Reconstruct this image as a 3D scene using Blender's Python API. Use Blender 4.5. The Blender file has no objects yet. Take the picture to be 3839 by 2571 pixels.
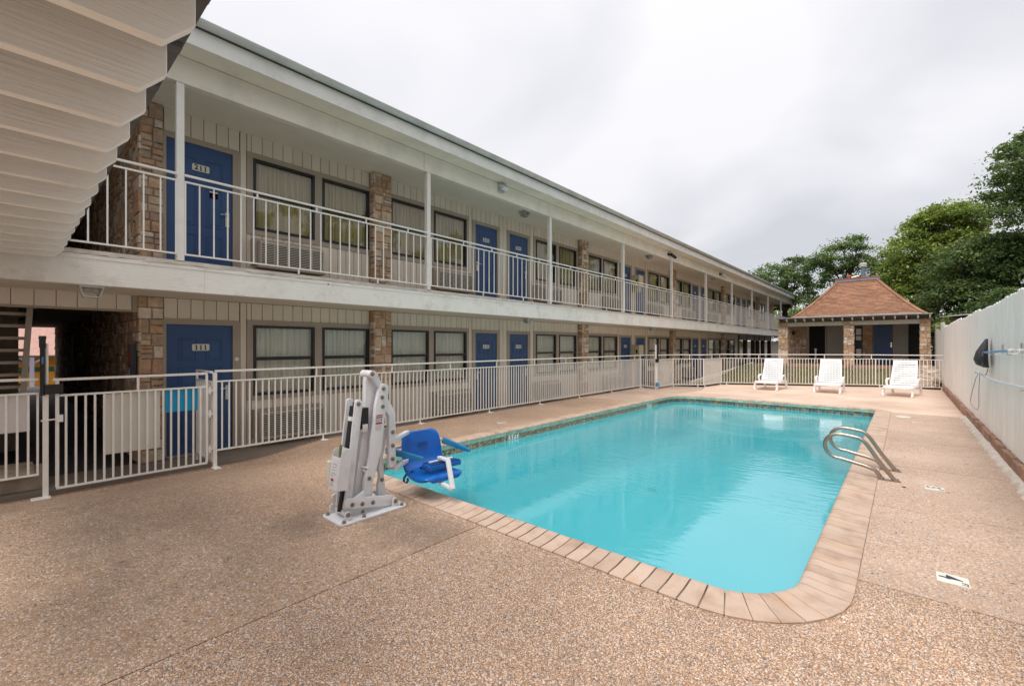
import bpy, bmesh, math, random
import numpy as np
from mathutils import Vector, Matrix
R = math.radians
random.seed(7)
SC = bpy.context.scene
COL = SC.collection

# ------------------------------------------------------------------ camera, sky, sun, exposure
CAM_H = 1.59
YAW = 41.42
cd = bpy.data.cameras.new('camera'); cam = bpy.data.objects.new('camera', cd); COL.objects.link(cam)
cam.location = (0, 0, CAM_H); cam.rotation_euler = (R(90), 0, R(YAW))
cd.sensor_width = 36; cd.lens = 15.64; cd.shift_y = 0.0025; cd.clip_end = 1200; cd.clip_start = 0.05
SC.camera = cam

SUN_EL, SUN_AZ = 62, 176            # azimuth the light comes from, counted from +Y towards +X
world = bpy.data.worlds.new('World'); SC.world = world; world.use_nodes = True
wn, wl = world.node_tree.nodes, world.node_tree.links
bg = wn['Background']; bg.inputs['Strength'].default_value = 0.12
sky = wn.new('ShaderNodeTexSky'); sky.sky_type = 'NISHITA'; sky.sun_disc = False
sky.sun_elevation = R(SUN_EL); sky.sun_rotation = R(SUN_AZ)
tc = wn.new('ShaderNodeTexCoord')
sep = wn.new('ShaderNodeSeparateXYZ'); wl.new(tc.outputs['Generated'], sep.inputs[0])
mx = wn.new('ShaderNodeMath'); mx.operation = 'MAXIMUM'; mx.inputs[1].default_value = 0.0; wl.new(sep.outputs[2], mx.inputs[0])
ad = wn.new('ShaderNodeMath'); ad.inputs[1].default_value = 0.28; wl.new(mx.outputs[0], ad.inputs[0])
dvx = wn.new('ShaderNodeMath'); dvx.operation = 'DIVIDE'; wl.new(sep.outputs[0], dvx.inputs[0]); wl.new(ad.outputs[0], dvx.inputs[1])
dvy = wn.new('ShaderNodeMath'); dvy.operation = 'DIVIDE'; wl.new(sep.outputs[1], dvy.inputs[0]); wl.new(ad.outputs[0], dvy.inputs[1])
cmb = wn.new('ShaderNodeCombineXYZ'); wl.new(dvx.outputs[0], cmb.inputs[0]); wl.new(dvy.outputs[0], cmb.inputs[1])
cmb.inputs[2].default_value = 3.3
nz = wn.new('ShaderNodeTexNoise'); nz.inputs['Scale'].default_value = 1.05; nz.inputs['Detail'].default_value = 4; nz.inputs['Roughness'].default_value = 0.45
nz.inputs['Distortion'].default_value = 0.35
wl.new(cmb.outputs[0], nz.inputs['Vector'])
rp = wn.new('ShaderNodeValToRGB'); wl.new(nz.outputs[0], rp.inputs[0])
rp.color_ramp.elements[0].position = 0.36; rp.color_ramp.elements[0].color = (0.575, 0.58, 0.615, 1)
rp.color_ramp.elements[1].position = 0.60; rp.color_ramp.elements[1].color = (0.80, 0.79, 0.812, 1)
sc_ = wn.new('ShaderNodeVectorMath'); sc_.operation = 'SCALE'; sc_.inputs[3].default_value = 4.95; 
gm = wn.new('ShaderNodeMath'); gm.operation = 'MULTIPLY_ADD'; gm.inputs[1].default_value = 0.32; gm.inputs[2].default_value = 0.93; wl.new(mx.outputs[0], gm.inputs[0])
gs = wn.new('ShaderNodeVectorMath'); gs.operation = 'SCALE'; wl.new(rp.outputs[0], gs.inputs[0]); wl.new(gm.outputs[0], gs.inputs[3]); wl.new(gs.outputs[0], sc_.inputs[0])
mixw = wn.new('ShaderNodeMix'); mixw.data_type = 'RGBA'; mixw.inputs[0].default_value = 0.95
wl.new(sky.outputs[0], mixw.inputs[6]); wl.new(sc_.outputs[0], mixw.inputs[7]); wl.new(mixw.outputs[2], bg.inputs[0])

sl = bpy.data.lights.new('sun', 'SUN'); so = bpy.data.objects.new('sun', sl); COL.objects.link(so)
sl.energy = 1.5; sl.angle = R(35); sl.color = (1.0, 0.96, 0.91)
so.rotation_euler = (R(90 - SUN_EL), 0, R(180 - SUN_AZ))
so.location = (20, 10, 30)
SC.view_settings.view_transform = 'Standard'; SC.view_settings.look = 'None'
SC.view_settings.gamma = 1; SC.view_settings.exposure = 0.97; SC.view_settings.use_curve_mapping = False
SC.cycles.max_bounces = 8; SC.cycles.diffuse_bounces = 5; SC.cycles.glossy_bounces = 4
SC.cycles.transparent_max_bounces = 12; SC.cycles.use_denoising = True

# ------------------------------------------------------------------ materials
MATS = {}
def newmat(name):
    m = bpy.data.materials.new(name); m.use_nodes = True
    MATS[name] = m
    return m, m.node_tree.nodes, m.node_tree.links, m.node_tree.nodes['Principled BSDF']
def ramp(n, stops, interp='LINEAR'):
    r = n.new('ShaderNodeValToRGB'); cr = r.color_ramp; cr.interpolation = interp
    while len(cr.elements) < len(stops): cr.elements.new(0.5)
    for e, (p, c) in zip(cr.elements, stops):
        e.position = p; e.color = (*c, 1) if len(c) == 3 else c
    return r
def mul(c, k): return tuple(min(1, max(0, x * k)) for x in c)
def posnode(n, l, scale=(1, 1, 1)):
    g = n.new('ShaderNodeNewGeometry'); mp = n.new('ShaderNodeMapping'); mp.inputs['Scale'].default_value = scale
    l.new(g.outputs['Position'], mp.inputs[0]); return mp.outputs[0]
def noise(n, l, vec, scale, detail=4, rough=0.55):
    t = n.new('ShaderNodeTexNoise'); t.inputs['Scale'].default_value = scale; t.inputs['Detail'].default_value = detail
    t.inputs['Roughness'].default_value = rough; l.new(vec, t.inputs['Vector']); return t.outputs[0]
def mixc(n, l, a, b, fac, mode='MIX'):
    m = n.new('ShaderNodeMix'); m.data_type = 'RGBA'; m.blend_type = mode
    for s, v in ((0, fac), (6, a), (7, b)):
        if isinstance(v, (int, float)): m.inputs[s].default_value = v
        elif isinstance(v, tuple): m.inputs[s].default_value = (*v, 1)
        else: l.new(v, m.inputs[s])
    return m.outputs[2]
def simple(name, col, rough=0.6, var=0.12, scale=3.0, stretch=(1, 1, 1), bump=0.0, bscale=60, bstretch=None,
           metal=0.0, objvar=0.0, dirt=None, dirt_amt=0.0, dirt_scale=1.2, spec=0.5, islandvar=0.0):
    m, n, l, p = newmat(name)
    v = posnode(n, l, stretch)
    r = ramp(n, [(0.25, mul(col, 1 - var)), (0.75, mul(col, 1 + var))])
    l.new(noise(n, l, v, scale, 6), r.inputs[0]); c = r.outputs[0]
    if dirt:
        dr = ramp(n, [(0.5, (0, 0, 0)), (0.72, (1, 1, 1))]); l.new(noise(n, l, v, dirt_scale, 8, 0.7), dr.inputs[0])
        mm = n.new('ShaderNodeMath'); mm.operation = 'MULTIPLY'; mm.inputs[1].default_value = dirt_amt; l.new(dr.outputs[0], mm.inputs[0])
        c = mixc(n, l, c, dirt, mm.outputs[0])
    for amt, src in ((objvar, 'o'), (islandvar, 'i')):
        if amt:
            if src == 'o': q = n.new('ShaderNodeObjectInfo').outputs['Random']
            else: q = n.new('ShaderNodeNewGeometry').outputs['Random Per Island']
            rr = ramp(n, [(0, (1 - amt,) * 3), (1, (1 + amt,) * 3)]); l.new(q, rr.inputs[0])
            c = mixc(n, l, c, rr.outputs[0], 1.0, 'MULTIPLY')
    l.new(c, p.inputs['Base Color'])
    p.inputs['Roughness'].default_value = rough; p.inputs['Metallic'].default_value = metal
    p.inputs['Specular IOR Level'].default_value = spec
    if bump:
        b = n.new('ShaderNodeBump'); b.inputs['Strength'].default_value = bump; b.inputs['Distance'].default_value = 0.01
        vb = posnode(n, l, bstretch or stretch)
        l.new(noise(n, l, vb, bscale, 5), b.inputs['Height']); l.new(b.outputs[0], p.inputs['Normal'])
    return m

simple('white_wood', (0.84, 0.80, 0.73), 0.6, 0.07, 1.5, bump=0.5, bscale=14, bstretch=(6, 0.5, 8), dirt=(0.45, 0.39, 0.31), dirt_amt=0.5, dirt_scale=3.0)
simple('joist_wood', (0.95, 0.925, 0.86), 0.65, 0.05, 1.2, bump=0.45, bscale=6, bstretch=(4, 0.7, 11), dirt=(0.5, 0.42, 0.33), dirt_amt=0.2, dirt_scale=1.0)
simple('white_metal', (0.80, 0.76, 0.70), 0.4, 0.04, 4, dirt=(0.5, 0.38, 0.27), dirt_amt=0.18, dirt_scale=9)
simple('white_powder', (0.68, 0.68, 0.70), 0.35, 0.03, 4, dirt=(0.42, 0.36, 0.30), dirt_amt=0.42, dirt_scale=9)
simple('siding_cream', (0.70, 0.615, 0.505), 0.75, 0.05, 2, bump=0.25, bscale=30, bstretch=(3, 3, 0.4), objvar=0.04, islandvar=0.04)
simple('groove_tan', (0.33, 0.28, 0.22), 0.8, 0.1)
simple('trim_taupe', (0.37, 0.30, 0.235), 0.65, 0.05, 2, bump=0.2, bscale=25, bstretch=(3, 1, 1))
simple('soffit_paint', (0.79, 0.705, 0.59), 0.8, 0.05, 2.5, bump=0.3, bscale=120)
simple('eave_paint', (0.85, 0.785, 0.675), 0.7, 0.06, 1.4, bump=0.2, bscale=40, dirt=(0.46, 0.43, 0.36), dirt_amt=0.35, dirt_scale=1.6)
simple('fascia_white', (0.86, 0.83, 0.77), 0.55, 0.06, 1.5, bump=0.3, bscale=18, bstretch=(5, 0.5, 5), dirt=(0.46, 0.46, 0.40), dirt_amt=0.45, dirt_scale=1.9)
simple('gutter_metal', (0.62, 0.62, 0.58), 0.4, 0.12, 2.2, metal=0.3, dirt=(0.30, 0.29, 0.26), dirt_amt=0.4, dirt_scale=1.6)
simple('door_blue', (0.022, 0.068, 0.185), 0.45, 0.08, 2, bump=0.1, bscale=40)
simple('window_black', (0.012, 0.009, 0.009), 0.35, 0.1)
simple('curtain_olive', (0.74, 0.66, 0.38), 0.9, 0.12, 2, stretch=(1, 6, 0.4))
simple('curtain_cream', (0.93, 0.90, 0.80), 0.9, 0.08, 2, stretch=(1, 6, 0.4))
simple('dark_room', (0.01, 0.009, 0.008), 0.9)
simple('mortar', (0.30, 0.235, 0.175), 0.9, 0.2, 20, bump=0.6, bscale=90)
simple('ac_beige', (0.52, 0.47, 0.39), 0.5, 0.06, 5)
simple('ac_dark', (0.012, 0.010, 0.009), 0.7)
simple('steel', (0.62, 0.60, 0.56), 0.28, 0.08, 8, metal=0.9)
simple('rail_steel', (0.40, 0.345, 0.29), 0.3, 0.08, 8, metal=0.9)
simple('bolt_steel', (0.30, 0.27, 0.22), 0.45, 0.2, 60, metal=0.8)
simple('black_plastic', (0.012, 0.012, 0.014), 0.3, 0.1)
simple('seat_blue', (0.003, 0.105, 0.43), 0.28, 0.05, 6)
simple('arm_blue', (0.012, 0.17, 0.36), 0.35, 0.06, 6)
simple('strap_blue', (0.01, 0.04, 0.16), 0.8, 0.1)
simple('chair_white', (0.84, 0.83, 0.84), 0.4, 0.03, 3, dirt=(0.6, 0.5, 0.42), dirt_amt=0.12, dirt_scale=7)
simple('groove_dark', (0.10, 0.08, 0.065), 0.95, 0.2, 20)
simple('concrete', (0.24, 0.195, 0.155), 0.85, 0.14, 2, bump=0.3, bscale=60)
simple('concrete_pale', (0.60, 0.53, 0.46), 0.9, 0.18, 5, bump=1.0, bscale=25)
simple('dark_slab', (0.11, 0.11, 0.115), 0.8, 0.2, 9, bump=0.7, bscale=30)
simple('asphalt', (0.05, 0.05, 0.052), 0.6, 0.2, 6, bump=0.5, bscale=120)
simple('wood_fence_white', (0.90, 0.865, 0.82), 0.6, 0.05, 1.0, stretch=(1, 4, 0.5), bump=0.25, bscale=9, bstretch=(5, 8, 0.5), objvar=0.025,
       dirt=(0.50, 0.48, 0.44), dirt_amt=0.35, dirt_scale=2.2)
simple('fence_gap', (0.26, 0.16, 0.13), 0.9, 0.2, 6)
simple('brick_red', (0.33, 0.185, 0.12), 0.85, 0.25, 6, bump=0.7, bscale=40, objvar=0.2, dirt=(0.5, 0.42, 0.35), dirt_amt=0.5, dirt_scale=4)
simple('green_glaze', (0.26, 0.42, 0.33), 0.35, 0.25, 6, islandvar=0.15, dirt=(0.45, 0.38, 0.28), dirt_amt=0.4, dirt_scale=9)
simple('plaster_pool', (0.09, 0.66, 0.75), 0.7, 0.02, 0.8)
simple('plaster_step', (0.32, 0.80, 0.82), 0.7, 0.02, 0.8)
simple('tile_white', (0.75, 0.71, 0.63), 0.3, 0.04, 8)
simple('ink_navy', (0.02, 0.025, 0.07), 0.4)
simple('plate_cream', (0.66, 0.62, 0.52), 0.4, 0.03)
simple('ink_black', (0.012, 0.01, 0.01), 0.5)
simple('ink_red', (0.55, 0.01, 0.01), 0.4)
simple('ink_grey', (0.30, 0.30, 0.31), 0.5)
simple('sign_cream', (0.72, 0.69, 0.60), 0.4, 0.03)
simple('sign_white', (0.74, 0.72, 0.70), 0.4, 0.03)
simple('sign_cyan', (0.0, 0.36, 0.66), 0.35, 0.03)
simple('pole_blue', (0.02, 0.24, 0.52), 0.35, 0.05)
simple('pole_white', (0.62, 0.66, 0.72), 0.35, 0.05)
simple('net_black', (0.02, 0.02, 0.026), 0.6, 0.3, 40)
simple('hose_brown', (0.36, 0.31, 0.31), 0.6)
simple('yellow_stucco', (0.62, 0.27, 0.02), 0.8, 0.06)
simple('green_paint', (0.03, 0.10, 0.045), 0.6)
simple('lavender_post', (0.45, 0.40, 0.50), 0.6)
simple('shingle_pink', (0.46, 0.27, 0.22), 0.9, 0.18, 4, islandvar=0.2)
simple('shingle_red', (0.28, 0.138, 0.078), 0.9, 0.16, 2.2, bump=0.6, bscale=70, islandvar=0.20, dirt=(0.22, 0.11, 0.08), dirt_amt=0.4, dirt_scale=1.4)
simple('ridge_metal', (0.30, 0.27, 0.29), 0.4, 0.15, 5, metal=0.4)
simple('flue_blue', (0.12, 0.17, 0.22), 0.5, 0.08)
simple('orange_cap', (0.55, 0.16, 0.06), 0.6)
simple('bath_grey', (0.34, 0.315, 0.28), 0.75, 0.05)
simple('beam_grey', (0.50, 0.47, 0.39), 0.7, 0.08)
simple('bark', (0.075, 0.055, 0.042), 0.95, 0.3, 8, bump=1.0, bscale=18, bstretch=(1, 1, 0.3))
simple('car_silver', (0.55, 0.60, 0.63), 0.25, 0.02, metal=0.4)
simple('car_white', (0.72, 0.73, 0.74), 0.25, 0.02)
simple('car_glass', (0.04, 0.07, 0.08), 0.05)
simple('tyre', (0.02, 0.02, 0.02), 0.8)
simple('light_red', (0.4, 0.01, 0.01), 0.3)
simple('brown_post', (0.085, 0.055, 0.04), 0.7)
simple('cabinet_cream', (0.55, 0.47, 0.27), 0.6, 0.05)
simple('rubble', (0.50, 0.40, 0.32), 0.9, 0.25, 6, bump=0.6, bscale=40, islandvar=0.3)
simple('flagstone', (0.42, 0.33, 0.25), 0.85, 0.3, 5, bump=0.8, bscale=30)
simple('camera_white', (0.6, 0.6, 0.62), 0.4)
simple('lamp_frame', (0.52, 0.56, 0.54), 0.45, 0.06)
simple('siren_green', (0.18, 0.2, 0.06), 0.6, 0.5, 90)
simple('pale_seat_base', (0.75, 0.62, 0.55), 0.5)
simple('shed_wall', (0.16, 0.17, 0.09), 0.8, 0.1)
simple('leaf_debris', (0.45, 0.36, 0.24), 0.8, 0.4, 30, islandvar=0.4)

# stones: every stone picks its own colour
def add_knots(name, sc, col):
    m = MATS[name]; n, l = m.node_tree.nodes, m.node_tree.links; p = n['Principled BSDF']; src = p.inputs['Base Color'].links[0].from_socket
    v = posnode(n, l, (0.05, 1, 1)); t = n.new('ShaderNodeTexVoronoi'); t.inputs['Scale'].default_value = sc; l.new(v, t.inputs['Vector'])
    r = ramp(n, [(0.0, (1, 1, 1)), (0.022, (1, 1, 1)), (0.03, (0, 0, 0))]); l.new(t.outputs['Distance'], r.inputs[0])
    l.new(mixc(n, l, src, col, r.outputs[0]), p.inputs['Base Color'])
add_knots('wood_fence_white', 3.1, (0.25, 0.2, 0.17)); add_knots('white_wood', 1.7, (0.12, 0.09, 0.06)); add_knots('fascia_white', 1.3, (0.15, 0.15, 0.12))
def stone_mat(name, dark=1.0):
    m, n, l, p = newmat(name)
    oi = n.new('ShaderNodeObjectInfo').outputs['Random']; gi = n.new('ShaderNodeNewGeometry').outputs['Random Per Island']
    s = n.new('ShaderNodeMath'); l.new(oi, s.inputs[0]); l.new(gi, s.inputs[1])
    fr = n.new('ShaderNodeMath'); fr.operation = 'FRACT'; l.new(s.outputs[0], fr.inputs[0])
    cs = [(0.52, 0.36, 0.23), (0.60, 0.46, 0.33), (0.50, 0.31, 0.19), (0.68, 0.59, 0.48), (0.45, 0.33, 0.23), (0.56, 0.38, 0.24), (0.70, 0.60, 0.51), (0.43, 0.31, 0.22)]
    r = ramp(n, [(i / 8, mul(c, dark)) for i, c in enumerate(cs)], 'CONSTANT'); l.new(fr.outputs[0], r.inputs[0])
    v = posnode(n, l)
    r2 = ramp(n, [(0.3, (0.66, 0.60, 0.56)), (0.7, (1.22, 1.2, 1.18))]); l.new(noise(n, l, v, 9, 8, 0.65), r2.inputs[0])
    l.new(mixc(n, l, r.outputs[0], r2.outputs[0], 1.0, 'MULTIPLY'), p.inputs['Base Color'])
    b = n.new('ShaderNodeBump'); b.inputs['Strength'].default_value = 0.8; b.inputs['Distance'].default_value = 0.015
    l.new(noise(n, l, v, 26, 7, 0.6), b.inputs['Height']); l.new(b.outputs[0], p.inputs['Normal'])
    p.inputs['Roughness'].default_value = 0.85
stone_mat('stone')

# exposed aggregate paving
DARK_PATCHES = [(-3.15, 2.35, 0.8, 0.42, 0.55), (-4.0, 1.75, 0.4, 0.3, 0.5), (-5.2, 0.5, 1.6, 0.5, 0.4), (-3.7, 0.3, 1.0, 0.6, 0.35), (-1.2, 1.9, 0.7, 0.4, 0.25)]  # darker patches blended into the paving colour, edges broken up by noise
def add_dark_patches(n, l, v, c, patch_list):
    for (sx, sy, rx, ry, amt) in patch_list:
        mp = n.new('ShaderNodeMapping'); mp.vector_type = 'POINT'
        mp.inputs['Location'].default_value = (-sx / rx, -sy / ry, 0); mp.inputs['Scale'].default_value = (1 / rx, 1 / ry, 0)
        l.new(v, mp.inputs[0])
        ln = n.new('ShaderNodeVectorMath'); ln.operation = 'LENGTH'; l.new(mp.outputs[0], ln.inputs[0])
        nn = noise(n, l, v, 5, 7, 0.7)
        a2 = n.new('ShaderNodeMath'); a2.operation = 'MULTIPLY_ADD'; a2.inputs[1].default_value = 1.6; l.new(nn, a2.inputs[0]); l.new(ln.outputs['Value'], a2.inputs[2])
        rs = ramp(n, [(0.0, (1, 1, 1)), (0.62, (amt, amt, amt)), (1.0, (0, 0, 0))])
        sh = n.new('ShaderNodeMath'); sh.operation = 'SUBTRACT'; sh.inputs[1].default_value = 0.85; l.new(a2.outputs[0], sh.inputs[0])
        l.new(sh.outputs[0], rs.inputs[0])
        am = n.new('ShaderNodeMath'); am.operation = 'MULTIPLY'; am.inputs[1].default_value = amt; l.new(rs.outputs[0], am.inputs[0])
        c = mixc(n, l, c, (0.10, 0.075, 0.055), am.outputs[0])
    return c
def aggregate(name, scale, mort_col, mort_w, tint, pebble_amt=1.0, bump=0.9, patch_list=None, even=0.2):
    m, n, l, p = newmat(name)
    v = posnode(n, l)
    w = n.new('ShaderNodeTexNoise'); w.inputs['Scale'].default_value = scale * 0.8; l.new(v, w.inputs['Vector'])
    va = n.new('ShaderNodeVectorMath'); va.operation = 'SCALE'; va.inputs[3].default_value = 0.35 / scale; l.new(w.outputs['Color'], va.inputs[0])
    vv = n.new('ShaderNodeVectorMath'); l.new(v, vv.inputs[0]); l.new(va.outputs[0], vv.inputs[1])
    def vor(f, sc):
        t = n.new('ShaderNodeTexVoronoi'); t.feature = f; t.inputs['Scale'].default_value = sc; t.inputs['Randomness'].default_value = 1.0
        l.new(vv.outputs[0], t.inputs['Vector']); return t
    c1 = vor('F1', scale); e1 = vor('DISTANCE_TO_EDGE', scale)
    sp_ = n.new('ShaderNodeSeparateColor'); l.new(c1.outputs['Color'], sp_.inputs[0])
    T = lambda c: tuple(min(.85, a * b) for a, b in zip(c, tint))
    pr = ramp(n, [(0.0, T((0.62, 0.42, 0.29))), (0.18, T((0.50, 0.30, 0.19))), (0.34, T((0.70, 0.53, 0.42))), (0.5, T((0.42, 0.25, 0.15))),
                  (0.62, T((0.78, 0.66, 0.57))), (0.74, T((0.58, 0.36, 0.20))), (0.84, T((0.30, 0.20, 0.15))), (0.92, T((0.50, 0.45, 0.43))), (0.965, T((0.13, 0.11, 0.11)))], 'CONSTANT')
    l.new(sp_.outputs[0], pr.inputs[0])
    prc = mixc(n, l, pr.outputs[0], T((0.60, 0.42, 0.31)), even)
    # pebbles sit in mortar: mask from the distance to the edge, cells dropped at random
    er = ramp(n, [(mort_w, (0, 0, 0)), (mort_w + 0.10, (1, 1, 1))]); 
    sce = n.new('ShaderNodeMath'); sce.operation = 'MULTIPLY'; sce.inputs[1].default_value = 1.0; l.new(e1.outputs['Distance'], sce.inputs[0]); l.new(sce.outputs[0], er.inputs[0])
    big = noise(n, l, v, 0.9, 6, 0.6)
    br = ramp(n, [(0.35, (1, 1, 1)), (0.68, (pebble_amt,) * 3)]); l.new(big, br.inputs[0])
    fm = n.new('ShaderNodeMath'); fm.operation = 'MULTIPLY'; l.new(er.outputs[0], fm.inputs[0]); l.new(br.outputs[0], fm.inputs[1])
    c = mixc(n, l, mort_col, prc, fm.outputs[0])
    pv = ramp(n, [(0.28, (0.74, 0.72, 0.70)), (0.7, (1.13, 1.13, 1.14))]); l.new(noise(n, l, v, 0.55, 8, 0.6), pv.inputs[0])
    c = mixc(n, l, c, pv.outputs[0], 1.0, 'MULTIPLY')
    if patch_list: c = add_dark_patches(n, l, v, c, patch_list)
    l.new(c, p.inputs['Base Color'])
    p.inputs['Roughness'].default_value = 0.7
    b = n.new('ShaderNodeBump'); b.inputs['Strength'].default_value = bump; b.inputs['Distance'].default_value = 0.006
    l.new(fm.outputs[0], b.inputs['Height']); l.new(b.outputs[0], p.inputs['Normal'])
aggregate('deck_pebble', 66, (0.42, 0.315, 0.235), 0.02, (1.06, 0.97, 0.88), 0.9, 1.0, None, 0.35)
aggregate('deck_worn', 60, (0.47, 0.345, 0.25), 0.05, (0.98, 0.88, 0.78), 0.62, 0.9, DARK_PATCHES)
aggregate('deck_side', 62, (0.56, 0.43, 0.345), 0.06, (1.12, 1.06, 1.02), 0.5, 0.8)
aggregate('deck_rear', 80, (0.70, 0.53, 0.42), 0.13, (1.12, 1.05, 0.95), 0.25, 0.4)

def pebble_mat():
    m, n, l, p = newmat('pebble_stone'); q = n.new('ShaderNodeNewGeometry').outputs['Random Per Island']
    cs = [(0.60, 0.44, 0.33), (0.52, 0.34, 0.23), (0.66, 0.53, 0.43), (0.45, 0.30, 0.20), (0.72, 0.63, 0.56), (0.58, 0.42, 0.30), (0.56, 0.36, 0.20), (0.62, 0.48, 0.38), (0.34, 0.25, 0.20), (0.50, 0.43, 0.40), (0.66, 0.50, 0.38), (0.15, 0.125, 0.12)]
    r = ramp(n, [(i / 12 if i < 11 else .965, mul(c, 1.0)) for i, c in enumerate(cs)], 'CONSTANT'); l.new(q, r.inputs[0])
    v = posnode(n, l); r2 = ramp(n, [(0.28, (0.74, 0.72, 0.70)), (0.7, (1.13, 1.13, 1.14))]); l.new(noise(n, l, v, 0.55, 8, 0.6), r2.inputs[0])
    c = add_dark_patches(n, l, v, mixc(n, l, r.outputs[0], r2.outputs[0], 1.0, 'MULTIPLY'), DARK_PATCHES); l.new(c, p.inputs['Base Color']); p.inputs['Roughness'].default_value = 0.6
pebble_mat()
def coping_mat():
    m, n, l, p = newmat('coping')
    v = posnode(n, l); q = n.new('ShaderNodeObjectInfo').outputs['Random']
    r = ramp(n, [(0.0, (0.49, 0.36, 0.27)), (0.5, (0.54, 0.41, 0.325)), (1.0, (0.45, 0.325, 0.25))]); l.new(q, r.inputs[0])
    r2 = ramp(n, [(0.3, (0.78, 0.70, 0.64)), (0.52, (1, 1, 1)), (0.75, (1.1, 1.1, 1.08))]); l.new(noise(n, l, v, 5, 8, 0.6), r2.inputs[0])
    r3 = ramp(n, [(0.56, (0, 0, 0)), (0.74, (0.45, 0.45, 0.45))]); l.new(noise(n, l, v, 3.1, 6, 0.6), r3.inputs[0])
    c = mixc(n, l, r.outputs[0], r2.outputs[0], 1.0, 'MULTIPLY'); c = mixc(n, l, c, (0.52, 0.30, 0.17), r3.outputs[0])
    l.new(c, p.inputs['Base Color']); p.inputs['Roughness'].default_value = 0.75
    b = n.new('ShaderNodeBump'); b.inputs['Strength'].default_value = 0.4; b.inputs['Distance'].default_value = 0.006
    l.new(noise(n, l, v, 70, 5), b.inputs['Height']); l.new(b.outputs[0], p.inputs['Normal'])
coping_mat()

def tile_mats():
    m, n, l, p = newmat('tile_pattern')      # dark and tan star pattern of the waterline tiles
    v = posnode(n, l)
    sx = n.new('ShaderNodeSeparateXYZ'); l.new(v, sx.inputs[0])
    u = n.new('ShaderNodeMath'); l.new(sx.outputs[0], u.inputs[0]); l.new(sx.outputs[1], u.inputs[1])
    cx = n.new('ShaderNodeCombineXYZ'); l.new(u.outputs[0], cx.inputs[0]); l.new(sx.outputs[2], cx.inputs[1])
    vo = n.new('ShaderNodeTexVoronoi'); vo.feature = 'DISTANCE_TO_EDGE'; vo.inputs['Scale'].default_value = 26; vo.inputs['Randomness'].default_value = 0.75; l.new(cx.outputs[0], vo.inputs['Vector'])
    r = ramp(n, [(0.0, (0.50, 0.40, 0.24)), (0.07, (0.50, 0.40, 0.24)), (0.10, (0.09, 0.06, 0.035)), (1, (0.16, 0.09, 0.045))]); l.new(vo.outputs['Distance'], r.inputs[0])
    rr = ramp(n, [(0.3, (0.6, 0.6, 0.6)), (0.7, (1.3, 1.3, 1.3))]); l.new(noise(n, l, v, 14, 6), rr.inputs[0])
    l.new(mixc(n, l, r.outputs[0], rr.outputs[0], 1.0, 'MULTIPLY'), p.inputs['Base Color']); p.inputs['Roughness'].default_value = 0.3
    m, n, l, p = newmat('tile_slate')
    v = posnode(n, l, (1, 1, 1)); q = n.new('ShaderNodeNewGeometry').outputs['Random Per Island']
    r = ramp(n, [(0, (0.10, 0.12, 0.10)), (0.3, (0.24, 0.13, 0.05)), (0.5, (0.15, 0.16, 0.13)), (0.7, (0.32, 0.17, 0.07)), (0.85, (0.09, 0.09, 0.08))], 'CONSTANT'); l.new(q, r.inputs[0])
    rr = ramp(n, [(0.3, (0.6, 0.6, 0.6)), (0.7, (1.4, 1.4, 1.4))]); l.new(noise(n, l, v, 20, 6), rr.inputs[0])
    l.new(mixc(n, l, r.outputs[0], rr.outputs[0], 1.0, 'MULTIPLY'), p.inputs['Base Color']); p.inputs['Roughness'].default_value = 0.3
tile_mats()

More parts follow.
